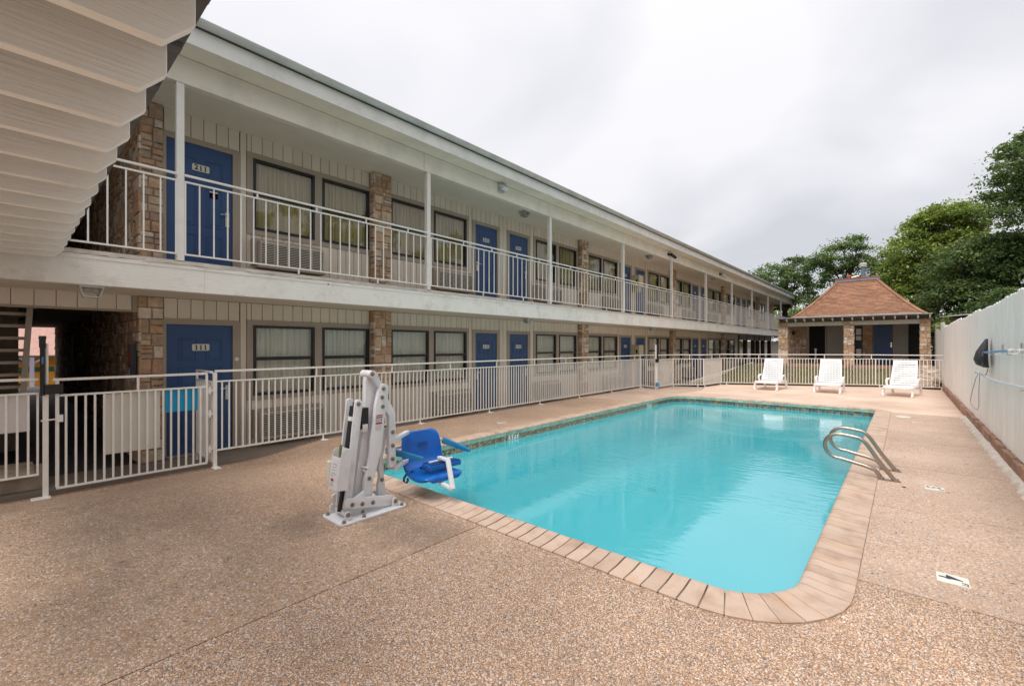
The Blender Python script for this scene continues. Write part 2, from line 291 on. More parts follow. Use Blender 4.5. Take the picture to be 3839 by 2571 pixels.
def glass_mat(name, ior, tint=(1, 1, 1), rough=0.0, refl=1.0):
    m, n, l, p = newmat(name); n.remove(p); out = n['Material Output']
    tr = n.new('ShaderNodeBsdfTransparent'); tr.inputs[0].default_value = (*tint, 1)
    gl = n.new('ShaderNodeBsdfGlossy'); gl.inputs['Roughness'].default_value = rough; gl.inputs['Color'].default_value = (refl, refl, refl, 1)
    fr = n.new('ShaderNodeFresnel'); fr.inputs['IOR'].default_value = ior
    mxs = n.new('ShaderNodeMixShader'); l.new(fr.outputs[0], mxs.inputs[0]); l.new(tr.outputs[0], mxs.inputs[1]); l.new(gl.outputs[0], mxs.inputs[2]); l.new(mxs.outputs[0], out.inputs[0])
    return m, n, l, gl, fr
glass_mat('glass', 1.72, (0.97, 0.965, 0.95))
def water_mat():
    m, n, l, gl, fr = glass_mat('water', 1.95, (0.97, 0.995, 0.995), 0.015)
    v = posnode(n, l, (1, 1, 1))
    mp = n.new('ShaderNodeMapping'); mp.inputs['Rotation'].default_value = (0, 0, R(-42)); mp.inputs['Scale'].default_value = (1.0, 2.2, 1)
    l.new(v, mp.inputs[0])
    a = noise(n, l, mp.outputs[0], 4.6, 4, 0.5)
    big = noise(n, l, v, 0.35, 2)
    r = ramp(n, [(0.4, (0.15, 0.15, 0.15)), (0.62, (1, 1, 1))]); l.new(big, r.inputs[0])
    mm = n.new('ShaderNodeMath'); mm.operation = 'MULTIPLY'; l.new(a, mm.inputs[0]); l.new(r.outputs[0], mm.inputs[1])
    b = n.new('ShaderNodeBump'); b.inputs['Strength'].default_value = 0.30; b.inputs['Distance'].default_value = 0.026
    l.new(mm.outputs[0], b.inputs['Height']); l.new(b.outputs[0], gl.inputs['Normal']); l.new(b.outputs[0], fr.inputs['Normal'])
    # cloudy pool water: part of the light scatters back inside it
    df = n.new('ShaderNodeBsdfDiffuse'); ms = [q for q in n if q.type == 'MIX_SHADER'][0]; tr = [q for q in n if q.type == 'BSDF_TRANSPARENT'][0]
    dr = ramp(n, [(0.3, (0.072, 0.60, 0.70)), (0.7, (0.09, 0.65, 0.74))]); l.new(noise(n, l, v, 0.5, 3), dr.inputs[0]); l.new(dr.outputs[0], df.inputs[0])
    m2 = n.new('ShaderNodeMixShader'); m2.inputs[0].default_value = 0.55; l.new(tr.outputs[0], m2.inputs[1]); l.new(df.outputs[0], m2.inputs[2]); l.new(m2.outputs[0], ms.inputs[1])
water_mat()
def grass_mat():
    m, n, l, p = newmat('grass'); v = posnode(n, l)
    r = ramp(n, [(0.3, (0.10, 0.10, 0.035)), (0.7, (0.18, 0.16, 0.065))]); l.new(noise(n, l, v, 3, 8, 0.7), r.inputs[0])
    l.new(r.outputs[0], p.inputs['Base Color']); p.inputs['Roughness'].default_value = 0.9
    b = n.new('ShaderNodeBump'); b.inputs['Strength'].default_value = 1; b.inputs['Distance'].default_value = 0.03
    l.new(noise(n, l, v, 60, 4), b.inputs['Height']); l.new(b.outputs[0], p.inputs['Normal'])
grass_mat()
def leaf_mat(name, c0, c1, yel=None):
    m, n, l, p = newmat(name)
    q = n.new('ShaderNodeNewGeometry').outputs['Random Per Island']
    v = posnode(n, l)
    st = [(0.0, c0), (0.8, c1)] + ([(1.0, yel)] if yel else [])
    r = ramp(n, st); l.new(q, r.inputs[0])
    r2 = ramp(n, [(0.35, (0.72, 0.78, 0.75)), (0.65, (1.25, 1.18, 1.05))]); l.new(noise(n, l, v, 0.8, 3), r2.inputs[0])
    c = mixc(n, l, r.outputs[0], r2.outputs[0], 1.0, 'MULTIPLY')
    l.new(c, p.inputs['Base Color']); p.inputs['Roughness'].default_value = 0.55; p.inputs['Specular IOR Level'].default_value = 0.3
    t = n.new('ShaderNodeBsdfTranslucent'); l.new(c, t.inputs[0])
    mxs = n.new('ShaderNodeMixShader'); mxs.inputs[0].default_value = 0.38
    l.new(p.outputs[0], mxs.inputs[1]); l.new(t.outputs[0], mxs.inputs[2]); l.new(mxs.outputs[0], n['Material Output'].inputs[0])
leaf_mat('leaf_oak', (0.101, 0.156, 0.055), (0.202, 0.294, 0.101))
leaf_mat('leaf_bright', (0.17, 0.23, 0.055), (0.32, 0.41, 0.10), (0.50, 0.55, 0.17))
leaf_mat('leaf_mid', (0.10, 0.155, 0.055), (0.165, 0.235, 0.085), (0.23, 0.29, 0.11))
leaf_mat('leaf_dark', (0.077, 0.134, 0.048), (0.163, 0.240, 0.080))

# ------------------------------------------------------------------ geometry helpers
BASE = {}
def wbase(o): return BASE.get(o.name, Vector((0, 0, 0)))
class MB:
    def __init__(s): s.v = []; s.f = []; s.m = []
    def add(s, vs, fs, m=0):
        k = len(s.v); s.v += [tuple(x) for x in vs]; s.f += [tuple(i + k for i in f) for f in fs]; s.m += [m] * len(fs); return s
    def box(s, x0, x1, y0, y1, z0, z1, m=0):
        vs = [(x, y, z) for z in (z0, z1) for x, y in ((x0, y0), (x1, y0), (x1, y1), (x0, y1))]
        return s.add(vs, [(3, 2, 1, 0), (4, 5, 6, 7), (0, 1, 5, 4), (1, 2, 6, 5), (2, 3, 7, 6), (3, 0, 4, 7)], m)
    def obox(s, c, a, b, d, m=0):      # centre and three half vectors
        c, a, b, d = map(Vector, (c, a, b, d))
        vs = [c + i * a + j * b + k * d for k in (-1, 1) for i, j in ((-1, -1), (1, -1), (1, 1), (-1, 1))]
        return s.add(vs, [(3, 2, 1, 0), (4, 5, 6, 7), (0, 1, 5, 4), (1, 2, 6, 5), (2, 3, 7, 6), (3, 0, 4, 7)], m)
    def bar(s, p, q, w, h, m=0, up=(0, 0, 1)):
        p, q = Vector(p), Vector(q); d = q - p; u = Vector(up)
        if abs(d.normalized().dot(u)) > 0.99: u = Vector((0, 1, 0))
        a = d.cross(u).normalized() * w / 2; b = a.cross(d).normalized() * h / 2
        return s.obox((p + q) / 2, d / 2, a, b, m)
    def prism(s, poly, axis, a, b, m=0):
        f = {'x': lambda u, v, w: (w, u, v), 'y': lambda u, v, w: (u, w, v), 'z': lambda u, v, w: (u, v, w)}[axis]
        n = len(poly); vs = [f(u, v, a) for u, v in poly] + [f(u, v, b) for u, v in poly]
        fs = [tuple(range(n))[::-1], tuple(range(n, 2 * n))] + [(i, (i + 1) % n, n + (i + 1) % n, n + i) for i in range(n)]
        return s.add(vs, fs, m)
    def tube(s, pts, r, n=8, m=0, cap=True):
        pts = [Vector(p) for p in pts]; rs = r if isinstance(r, (list, tuple)) else [r] * len(pts)
        t0 = (pts[1] - pts[0]).normalized(); a = t0.orthogonal().normalized(); vs = []
        for i, p in enumerate(pts):
            t = ((pts[min(i + 1, len(pts) - 1)] - pts[max(i - 1, 0)])).normalized()
            a = (a - a.dot(t) * t).normalized(); b = t.cross(a)
            vs += [p + rs[i] * (math.cos(2 * math.pi * k / n) * a + math.sin(2 * math.pi * k / n) * b) for k in range(n)]
        fs = []
        for i in range(len(pts) - 1):
            fs += [(i * n + k, i * n + (k + 1) % n, (i + 1) * n + (k + 1) % n, (i + 1) * n + k) for k in range(n)]
        if cap: fs += [tuple(range(n))[::-1], tuple((len(pts) - 1) * n + k for k in range(n))]
        return s.add(vs, fs, m)
    def cyl(s, p, q, r, n=12, m=0): return s.tube([p, q], r, n, m)
    def merge(s, o, off=(0, 0, 0), m=None):
        k = len(s.v); s.v += [(x + off[0], y + off[1], z + off[2]) for x, y, z in o.v]
        s.f += [tuple(i + k for i in f) for f in o.f]; s.m += (o.m if m is None else [m] * len(o.f)); return s
    def mesh(s, name, mats, smooth=False, bevel=0.0, seg=2, origin=None, keep=False):
        me = bpy.data.meshes.new(name)
        o = Vector(origin or (0, 0, 0))
        me.from_pydata([(x - o[0], y - o[1], z - o[2]) for x, y, z in s.v], [], s.f)
        if isinstance(mats, str): mats = [mats]
        for q in mats: me.materials.append(MATS[q])
        me.polygons.foreach_set('material_index', s.m)
        bm = bmesh.new(); bm.from_mesh(me)
        if not keep: bmesh.ops.recalc_face_normals(bm, faces=bm.faces)
        if bevel:
            bmesh.ops.bevel(bm, clamp_overlap=True, geom=[e for e in bm.edges if len(e.link_faces) == 2 and e.calc_face_angle(0) > 0.5], offset=bevel, segments=seg, affect='EDGES', profile=0.6)
        bm.to_mesh(me); bm.free()
        if smooth:
            me.polygons.foreach_set('use_smooth', [True] * len(me.polygons)); me.set_sharp_from_angle(angle=R(38))
        me.update(); return me
    def build(s, name, mats, parent=None, smooth=False, bevel=0.0, local=False, seg=2, keep=False, **tags):
        if local: org = Vector((0, 0, 0))
        else:
            a = np.array(s.v); lo, hi = a.min(0), a.max(0)
            org = Vector(((lo[0] + hi[0]) / 2, (lo[1] + hi[1]) / 2, lo[2]))
        me = s.mesh(name, mats, smooth, bevel, seg, org, keep)
        return link(name, me, org, parent, **tags)
def tag(o, label=None, cat=None, group=None, kind=None):
    if label: o['label'] = label
    if cat: o['category'] = cat
    if group: o['group'] = group
    if kind: o['kind'] = kind
    return o
def link(name, me, loc, parent=None, rot=None, scale=None, **tags):
    o = bpy.data.objects.new(name, me); COL.objects.link(o)
    BASE[o.name] = Vector(loc)
    if parent is not None: o.parent = parent; o.location = Vector(loc) - wbase(parent)
    else: o.location = loc
    if rot: o.rotation_euler = rot
    if scale: o.scale = scale
    return tag(o, **tags)
def empty(name, loc, rz=0, **tags):
    o = bpy.data.objects.new(name, None); COL.objects.link(o); o.location = loc; o.rotation_euler = (0, 0, rz); o.empty_display_size = 0.2
    BASE[o.name] = Vector(loc); return tag(o, **tags)
def text_mb(txt, size, off=0.0):
    """flat lettering as (verts, faces) in its own XY plane, centred"""
    cu = bpy.data.curves.new('t', 'FONT'); cu.body = txt; cu.size = size; cu.align_x = 'CENTER'; cu.align_y = 'CENTER'; cu.offset = off; cu.resolution_u = 3
    ob = bpy.data.objects.new('t', cu); me = bpy.data.meshes.new_from_object(ob)
    vs = [tuple(v.co) for v in me.vertices]; fs = [tuple(p.vertices) for p in me.polygons]
    bpy.data.objects.remove(ob); bpy.data.meshes.remove(me); bpy.data.curves.remove(cu); return vs, fs
def put_text(mb, txt, size, c, ux, uy, m=0, off=0.0, sx=1.0):
    vs, fs = text_mb(txt, size, off); c, ux, uy = Vector(c), Vector(ux), Vector(uy)
    mb.add([c + ux * v[0] * sx + uy * v[1] for v in vs], fs, m)

# ------------------------------------------------------------------ ground, walkway, deck
def smooth01(t): t = max(0, min(1, t)); return t * t * (3 - 2 * t)
def deck_z(x, y): return -0.16 * smooth01((-x - 6.0) / 1.25) * smooth01((3.75 - y) / 1.5)
def ground_z(x, y):
    z = -0.19
    if x < -27: z = -0.22 - 1.6 * smooth01((-x - 27) / 22)
    if y > 22: z += 0.45 * smooth01((y - 26) / 12)
    if x > 1.2: z = -0.05 + 0.5 * smooth01((y - 20) / 10)
    return z
def sheet(name, xs, ys, zf, mat, skip=lambda x, y: False, kind='structure', uvz=None):
    vs = [(x, y, zf(x, y)) for y in ys for x in xs]; nx = len(xs); fs = []
    for j in range(len(ys) - 1):
        for i in range(nx - 1):
            if not skip((xs[i] + xs[i + 1]) / 2, (ys[j] + ys[j + 1]) / 2): fs.append((j * nx + i, j * nx + i + 1, (j + 1) * nx + i + 1, (j + 1) * nx + i))
    return MB().add(vs, fs).build(name, mat, kind=kind)
sheet('ground', [-320, -120, -60, -49, -42, -36, -30, -27, -20, -12, -7.5, -5, -2, 1.12, 3, 10, 60, 320],
      [-320, -60, -4, 2, 8, 15.6, 18, 22, 26, 30, 34, 38, 45, 80, 320], ground_z, 'asphalt', lambda x, y: -7.5 < x < 1.12 and -4 < y < 15.6)
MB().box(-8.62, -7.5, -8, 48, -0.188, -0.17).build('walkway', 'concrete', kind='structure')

# rounded rectangle of the pool; r per corner: near-left, near-right, far-right, far-left
PX0, PX1, PY0, PY1 = -5.78, -0.24, 2.77, 14.42
RAD = (0.75, 0.75, 0.5, 1.0)
def pool_path(off, n=10):
    """outline inset by off, counter-clockwise from the near-left corner's left end"""
    x0, x1, y0, y1 = PX0 + off, PX1 - off, PY0 + off, PY1 - off; pts = []
    for (cx, cy, r, a0) in ((x0, y0, RAD[0], 180), (x1, y0, RAD[1], 270), (x1, y1, RAD[2], 0), (x0, y1, RAD[3], 90)):
        r = max(r - off, 0.05)
        ccx = cx + (r if cx == x0 else -r); ccy = cy + (r if cy == y0 else -r)
        for k in range(n + 1):
            a = R(a0 + 90 * k / n); pts.append((ccx + r * math.cos(a), ccy + r * math.sin(a)))
    return pts
OUT = pool_path(0.0)
def poly_slab(name, loop, mat, z=0.0, th=0.02, **kw):
    n = len(loop)
    mb = MB().add([(x, y, z) for x, y in loop] + [(x, y, z - th) for x, y in loop],
                  [tuple(range(n))] + [(i, (i + 1) % n, n + (i + 1) % n, n + i) for i in range(n)])
    me = mb.mesh(name, mat)
    bm = bmesh.new(); bm.from_mesh(me); bmesh.ops.triangulate(bm, faces=[f for f in bm.faces if len(f.verts) > 4], quad_method='BEAUTY', ngon_method='EAR_CLIP')
    bmesh.ops.recalc_face_normals(bm, faces=bm.faces); bm.to_mesh(me); bm.free()
    return link(name, me, (0, 0, 0), None, kind='structure', **kw)
G = 0.005
XL, XR = -7.52, 0.98
nl, nr, fr_, fl = OUT[0:11], OUT[11:22], OUT[22:33], OUT[33:44]
JY = 3.83
# near coarse slab
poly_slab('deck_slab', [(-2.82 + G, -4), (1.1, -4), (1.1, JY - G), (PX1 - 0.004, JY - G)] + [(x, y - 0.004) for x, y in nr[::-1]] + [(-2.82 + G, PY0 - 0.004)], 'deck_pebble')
# right slabs
ys = [JY, 5.76, 7.78, 9.9, 12.0, 13.95]
for a, b in zip(ys[:-1], ys[1:]):
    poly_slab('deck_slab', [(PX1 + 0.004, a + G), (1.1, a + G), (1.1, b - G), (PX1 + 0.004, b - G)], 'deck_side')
# west slab, sloping to the gate, as a grid
def grid_slab(name, x0, x1, y0, y1, mat, st=0.25):
    nx = max(2, int((x1 - x0) / st)); ny = max(2, int((y1 - y0) / st))
    xs_ = [x0 + (x1 - x0) * i / nx for i in range(nx + 1)]; ys_ = [y0 + (y1 - y0) * i / ny for i in range(ny + 1)]
    vs = [(x, y, deck_z(x, y)) for y in ys_ for x in xs_]; W = nx + 1; fs = [(j * W + i, j * W + i + 1, (j + 1) * W + i + 1, (j + 1) * W + i) for j in range(ny) for i in range(nx)]
    return MB().add(vs, fs).build(name, mat, smooth=True, kind='structure')
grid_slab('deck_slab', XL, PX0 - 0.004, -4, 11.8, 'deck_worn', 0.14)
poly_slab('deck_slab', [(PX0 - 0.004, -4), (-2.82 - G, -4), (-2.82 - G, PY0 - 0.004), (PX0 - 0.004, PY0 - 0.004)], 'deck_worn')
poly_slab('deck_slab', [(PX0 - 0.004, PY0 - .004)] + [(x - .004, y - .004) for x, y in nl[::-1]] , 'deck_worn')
poly_slab('deck_slab', [(XL, 11.8), (PX0 - 0.004, 11.8), (PX0 - 0.004, 13.35), (-5.62, 14.2), (-5.44, 16.3), (-5.78, 17.72), (-6.78, 17.16), (-6.84, 15.72), (XL, 15.8)], 'deck_side', -0.001, 0.12)
poly_slab('deck_slab', [(PX0 - 0.004, 13.36)] + [(x - .003, y + .003) for x, y in sorted(fl)[1:]] + [(x + .003, y + .003) for x, y in sorted(fr_)]
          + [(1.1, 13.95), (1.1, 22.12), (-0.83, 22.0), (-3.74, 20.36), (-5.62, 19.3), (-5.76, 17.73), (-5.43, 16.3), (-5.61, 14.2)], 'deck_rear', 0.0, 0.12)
MB().box(XL, XL + 0.03, -4, 15.7, -0.19, -0.165).build('deck_edge', 'concrete', kind='structure')
cb = MB()
for p, q in (((-5.62, 19.36), (-3.74, 20.42)), ((-3.74, 20.42), (-.83, 22.06)), ((-.83, 22.06), (1.0, 22.18)), ((-5.78, 17.78), (-5.64, 19.34))): cb.bar((*p, -.02), (*q, -.02), .06, .16)
cb.build('curb_shade_strip', 'brown_post', kind='structure')  # dark brown curb strip, its colour stands in for gap shade under the fence
# dark joint bed under the slabs
MB().box(-2.9, -2.7, -4, PY0, -0.03, -0.012).box(PX1 + .02, 1.12, 3.7, 14.1, -0.03, -0.014).box(PX0 - .1, PX1 + 0.06, 2.7, 2.84, -0.06, -0.02).build('joint_filler', 'groove_dark', kind='structure')
# real stones proud of the nearer slabs
def pebble_field(name, x0, x1, y0, y1, sp, keep, seed, dmax):
    r_ = np.random.default_rng(seed)
    gx, gy = np.meshgrid(np.arange(x0 + .012, x1 - .012, sp), np.arange(y0, y1 - .012, sp)); p = np.stack([gx.ravel(), gy.ravel()], 1); p += r_.uniform(-.45, .45, p.shape) * sp
    d = -math.sin(R(YAW)) * p[:, 0] + math.cos(R(YAW)) * p[:, 1]; l = math.cos(R(YAW)) * p[:, 0] + math.sin(R(YAW)) * p[:, 1]
    ok = (d > 1.55) & (d < dmax) & (np.abs(l) < d * 1.32 + .3)
    # thin out towards the far limit and in worn patches
    n1 = np.sin(p[:, 0] * 2.1 + 1.3 * np.sin(p[:, 1] * 1.7)) * np.cos(p[:, 1] * 2.6 + 1.1 * np.sin(p[:, 0] * 3.3)) * .5 + .5
    pr = keep * (0.55 + .45 * n1) * np.clip((dmax - d) / 1.2, 0, 1) if keep < 1 else .93 * np.clip((dmax - d) / 1.0, 0, 1)
    ok &= r_.random(len(p)) < pr
    # keep off the coping
    cx, cy, rc = PX1 - RAD[1], PY0 + RAD[1], RAD[1] + .012
    inside = (p[:, 1] > PY0 - .012) & (p[:, 0] < PX1 + .012) & (p[:, 0] > PX0)
    corner = (p[:, 0] > cx) & (p[:, 1] < cy) & (np.hypot(p[:, 0] - cx, p[:, 1] - cy) > rc)
    ok &= ~(inside & ~corner); p = p[ok]; n = len(p)
    z = np.array([deck_z(a, b) for a, b in p]) if x0 < -6 else np.zeros(n)
    a = r_.random(n) * 6.283; s_ = sp * r_.uniform(.30, .66, n); asp = r_.uniform(.5, .95, n); h_ = s_ * r_.uniform(.18, .42, n); tx, ty = r_.normal(0, .16, n), r_.normal(0, .16, n)
    V = np.zeros((n, 12, 3))
    for k in range(6):
        t = k * math.pi / 3
        for ring, rr, hh in ((0, 1.0, 0.0), (6, .62, 1.0)):
            j = r_.uniform(.85, 1.15, n); u = np.cos(t) * s_ * rr * j; v = np.sin(t) * s_ * asp * rr * j
            x = u * np.cos(a) - v * np.sin(a); y = u * np.sin(a) + v * np.cos(a)
            V[:, ring + k, 0] = p[:, 0] + x; V[:, ring + k, 1] = p[:, 1] + y; V[:, ring + k, 2] = z + (-.0012 if ring == 0 else h_ + x * tx + y * ty)
    quads = [(k, (k + 1) % 6, 6 + (k + 1) % 6, 6 + k) for k in range(6)]
    base = (np.arange(n) * 12)[:, None]; loops = np.concatenate([base + np.array(sum([list(q) for q in quads], [])), base + np.arange(6, 12)], 1).ravel().astype(np.int32)
    sizes = np.tile(np.array([4] * 6 + [6]), n); starts = np.concatenate([[0], np.cumsum(sizes)[:-1]]).astype(np.int32)
    me = bpy.data.meshes.new(name); me.vertices.add(12 * n); me.vertices.foreach_set('co', V.ravel().astype(np.float32)); me.loops.add(len(loops)); me.loops.foreach_set('vertex_index', loops)
    me.polygons.add(7 * n); me.polygons.foreach_set('loop_start', starts)
    try: me.polygons.foreach_set('loop_total', sizes.astype(np.int32))
    except Exception: pass
    me.materials.append(MATS['pebble_stone']); me.update(); me.validate(); me.polygons.foreach_set('use_smooth', [True] * len(me.polygons))
    link(name, me, (0, 0, 0), None, kind='stuff')
pebble_field('pebbles', -2.82, 1.0, -.6, JY, .0135, 1, 1, 5.2)
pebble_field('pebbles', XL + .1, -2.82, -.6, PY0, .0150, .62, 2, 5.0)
pebble_field('pebbles', PX1, .98, JY + .01, 6.2, .0150, .5, 3, 4.9)
# fallen leaves scattered over the paving
rng = random.Random(5); lm = MB()
for i in range(420):
    x, y = rng.uniform(-7.3, -5.75), rng.uniform(2.2, 15)
    if i % 3 == 0: x, y = rng.uniform(-7.3, 1.0), rng.uniform(-1, 2.6)
    if i % 7 == 0: x, y = rng.uniform(-0.1, .95), rng.uniform(4, 14)
    a = rng.uniform(0, 6.28); L_ = rng.uniform(.007, .019); w = L_ * .45; z = deck_z(x, y) + 0.003
    ca, sa = math.cos(a), math.sin(a)
    lm.add([(x + ca * L_, y + sa * L_, z), (x - sa * w, y + ca * w, z + .005), (x - ca * L_, y - sa * L_, z + .001), (x + sa * w, y - ca * w, z + .004)], [(0, 1, 2, 3)])
lm.build('leaf_litter', 'leaf_debris', kind='stuff')

# ------------------------------------------------------------------ pool
pool = empty('swimming_pool', ((PX0 + PX1) / 2, (PY0 + PY1) / 2, -1.6)); pool['kind'] = 'structure'
WZ = -0.165
inn = pool_path(0.265, 12); n_i = len(inn)
def ring_wall(off, z0, z1, n=12):
    p = pool_path(off, n); k = len(p)
    return MB().add([(x, y, z0) for x, y in p] + [(x, y, z1) for x, y in p], [(i, (i + 1) % k, k + (i + 1) % k, k + i) for i in range(k)])
bas = ring_wall(0.262, -1.55, -0.01)
bas.add([(x, y, -1.55) for x, y in pool_path(0.262, 12)], [tuple(range(n_i))])
bas.build('basin', 'plaster_pool', pool)
MB().add([(x, y, WZ) for x, y in pool_path(0.2625, 12)], [tuple(range(n_i))]).build('water', 'water', keep=True, kind='structure')
st = MB()
for k, (rad, zz) in enumerate(((1.75, -0.72), (1.4, -0.52), (1.05, -0.34), (0.7, -0.225))):
    c = (-3.0, PY1 - 0.27); pts = [(c[0] + rad * 1.15 * math.cos(R(a)), c[1] + rad * math.sin(R(a))) for a in range(180, 361, 10)]
    st.prism(pts, 'z', -1.55, zz)
st.build('step', 'plaster_step', pool)
# coping stones along the outline
def resample(path, step):
    """closed path to points at even spacing with inward normals"""
    segs = []; tot = 0; n = len(path)
    for i in range(n):
        a, b = path[i], path[(i + 1) % n]; d = math.dist(a, b); segs.append((tot, d, a, b)); tot += d
    m = round(tot / step); out = []
    for k in range(m):
        s_ = tot * k / m
        for (t0, d, a, b) in segs:
            if t0 <= s_ < t0 + d: f = (s_ - t0) / d; out.append((a[0] + (b[0] - a[0]) * f, a[1] + (b[1] - a[1]) * f)); break
    return out
mid = resample(pool_path(0.15, 10), 0.1195)
prof = [(0.0, -0.01), (0.0, 0.006), (0.006, 0.010), (0.12, 0.013), (0.19, 0.021), (0.235, 0.027), (0.262, 0.026), (0.280, 0.018), (0.291, 0.004), (0.292, -0.008), (0.0, -0.02)]
def normal_at(pts, i):
    a, b = pts[i - 1], pts[(i + 1) % len(pts)]; t = Vector((b[0] - a[0], b[1] - a[1])).normalized(); return Vector((-t.y, t.x)), t
rng = random.Random(3)
NM = len(mid)
for i in range(NM):
    # each stone spans from joint i to joint i+1
    mb = MB(); vs = []
    js = []
    for k, sgn in ((i, 1), ((i + 1) % NM, -1)):
        nrm, t = normal_at(mid, k); js.append((Vector(mid[k]), nrm, t, sgn))
    gap = rng.uniform(0.0045, 0.0075) if (mid[i][1] < 3.2 and mid[i][0] > -3.2 and mid[i][0] < -0.9) else rng.uniform(0.0012, 0.0042); dz = rng.uniform(-0.0015, 0.002)
    for (c, nrm, t, sgn) in js:
        c = c + t * gap * sgn
        for (o, z) in prof:
            q = c + nrm * (o - 0.15); vs.append((q.x, q.y, z + dz))
    P = len(prof)
    mb.add(vs, [tuple(range(P))[::-1], tuple(range(P, 2 * P))] + [(a, (a + 1) % P, P + (a + 1) % P, P + a) for a in range(P)])
    mb.build('coping_stone', 'coping', pool, smooth=True)
bed = MB()
for (o0, o1, z) in ((0.004, 0.27, 0.0035),):
    a = pool_path(o0, 10); b = pool_path(o1, 10); k = len(a)
    bed.add([(x, y, z) for x, y in a] + [(x, y, z - 0.004) for x, y in b] + [(x, y, -0.06) for x, y in b], [(i, (i + 1) % k, k + (i + 1) % k, k + i) for i in range(k)] + [(k + i, k + (i + 1) % k, 2 * k + (i + 1) % k, 2 * k + i) for i in range(k)])
bed.build('grout_bed', 'mortar', pool)
# green glazed edge row and waterline tiles
gl_ = MB(); p0 = resample(pool_path(0.268, 10), 0.15)
wt = MB(); ws = MB()
for i in range(len(p0)):
    a, b = Vector(p0[i]), Vector(p0[(i + 1) % len(p0)]); t = (b - a).normalized(); nrm = Vector((-t.y, t.x)); h2 = (b - a).length / 2 - 0.003
    c = (a + b) / 2
    gl_.obox((c.x + nrm.x * .008, c.y + nrm.y * .008, -0.041), (t.x * h2, t.y * h2, 0), (nrm.x * 0.014, nrm.y * 0.014, 0), (0, 0, 0.030))
    left = c.x < -5.2 and c.y < 12.9
    near = c.y < 3.5
    if left or near: wt.obox((c.x, c.y, -0.150), (t.x * h2, t.y * h2, 0), (nrm.x * 0.008, nrm.y * 0.008, 0), (0, 0, 0.076))
    else:
        for q in (-1, 1):
            for zz in (-0.098, -0.149, -0.20):
                cc = c + t * h2 / 2 * q
                ws.obox((cc.x, cc.y, zz), (t.x * (h2 / 2 - .002), t.y * (h2 / 2 - .002), 0), (nrm.x * 0.006, nrm.y * 0.006, 0), (0, 0, 0.0235))
gl_.build('edge_tile_row', 'green_glaze', pool, kind='stuff')
wt.build('waterline_tile_row', 'tile_pattern', pool, kind='stuff'); ws.build('slate_tile_row', 'tile_slate', pool, kind='stuff')
# depth markers set into the waterline
def wall_marker(y, txt, lab):
    m = MB().box(-5.52, -5.496, y - 0.14, y + 0.14, -0.160, -0.070)
    put_text(m, txt, 0.11, (-5.4945, y, -0.115), (0, 1, 0), (0, 0, 1), 1, 0.002, 1.1)
    tag(m.build('depth_tile', ['tile_white', 'ink_navy']), lab, 'depth marker', 'pool depth markers')
wall_marker(6.28, '5 FT', 'white depth tile reading 5 FT in the near half of the left pool wall')
wall_marker(12.2, '5 FT', 'white depth tile reading 5 FT near the far end of the left pool wall')
def deck_marker(x0, x1, y0, y1, txt, lab, ft=True):
    m = MB().box(x0, x1, y0, y1, 0.001, 0.006); cx, cy = (x0 + x1) / 2, (y0 + y1) / 2
    put_text(m, txt, 0.165, (cx - 0.016, cy + 0.02, 0.0075), (0, -1, 0), (1, 0, 0), 1, 0.003, 0.8)
    if ft: put_text(m, 'FT', 0.045, (x1 - 0.025, cy - 0.045, 0.0075), (0, -1, 0), (1, 0, 0), 1, 0.001)
    tag(m.build('depth_plate', ['tile_white', 'ink_navy']), lab, 'depth marker', 'pool depth markers')
deck_marker(0.165, 0.325, 4.16, 4.32, '4', 'white depth plate reading 4 FT, nearest one in the right deck')
deck_marker(0.17, 0.33, 6.735, 6.895, '5', 'white depth plate reading 5 FT beside the grab rails')
deck_marker(0.12, 0.28, 12.35, 12.5, '3', 'small white depth plate near the round skimmer cover, farthest on the right deck')
deck_marker(-6.3, -6.15, 6.65, 6.80, '5', 'white depth plate on the deck left of the pool, near the ladder side door 112')
deck_marker(-6.3, -6.18, 12.2, 12.34, '5', 'white depth plate on the far left deck, before the gate with blue cap')
def disc(r, z0, z1, c, n=28): return MB().cyl((c[0], c[1], z0), (c[0], c[1], z1), r, n)
tag(disc(0.13, 0.001, 0.012, (-0.02, 13.15)).build('skimmer_cover', 'tile_white', bevel=.002), 'round cream skimmer cover in the far right deck', 'skimmer cover')
tag(disc(0.018, 0.001, 0.006, (-0.005, 6.66), 14).build('anchor_cap', 'black_plastic'), 'small dark anchor hole cap beside the grab rails', 'cap')
tag(disc(0.09, -1.545, -1.52, (-4.11, 9.24)).build('pool_drain', 'ac_dark'), 'round drain cover on the pool floor', 'drain')

# grab rails
def arc(c, r, a0, a1, n, f):
    return [f(c[0] + r * math.cos(R(a0 + (a1 - a0) * k / n)), c[1] + r * math.sin(R(a0 + (a1 - a0) * k / n))) for k in range(n + 1)]
def grab(y, lab):
    e = empty('grab_rail', (-0.09, y, 0.0), label=lab, cat='grab rail', group='stainless grab rails of the pool')
    f = lambda x, z: (x, y, z)
    pts = [f(-0.075, 0.0), f(-0.215, 0.19), f(-0.33, 0.38)] + [f(-0.37, 0.43), f(-0.42, 0.463), f(-0.49, 0.475)] + [f(-0.58, 0.485)]
    pts += arc((-0.61, 0.335), 0.150, 85, 275, 12, f)
    pts += [f(-0.50, 0.165), f(-0.36, 0.135), f(-0.27, 0.105), f(-0.225, 0.05), f(-0.21, 0.0)]
    MB().tube(pts, 0.0225, 14).build('rail', 'rail_steel', e, smooth=True)
    MB().box(-0.26, -0.03, y - 0.032, y + 0.032, 0.001, 0.008).build('foot_plate', 'bolt_steel', e)
    for x in (-0.075, -0.21): MB().cyl((x, y, 0.008), (x, y, 0.03), 0.03, 14).build('escutcheon', 'rail_steel', e)
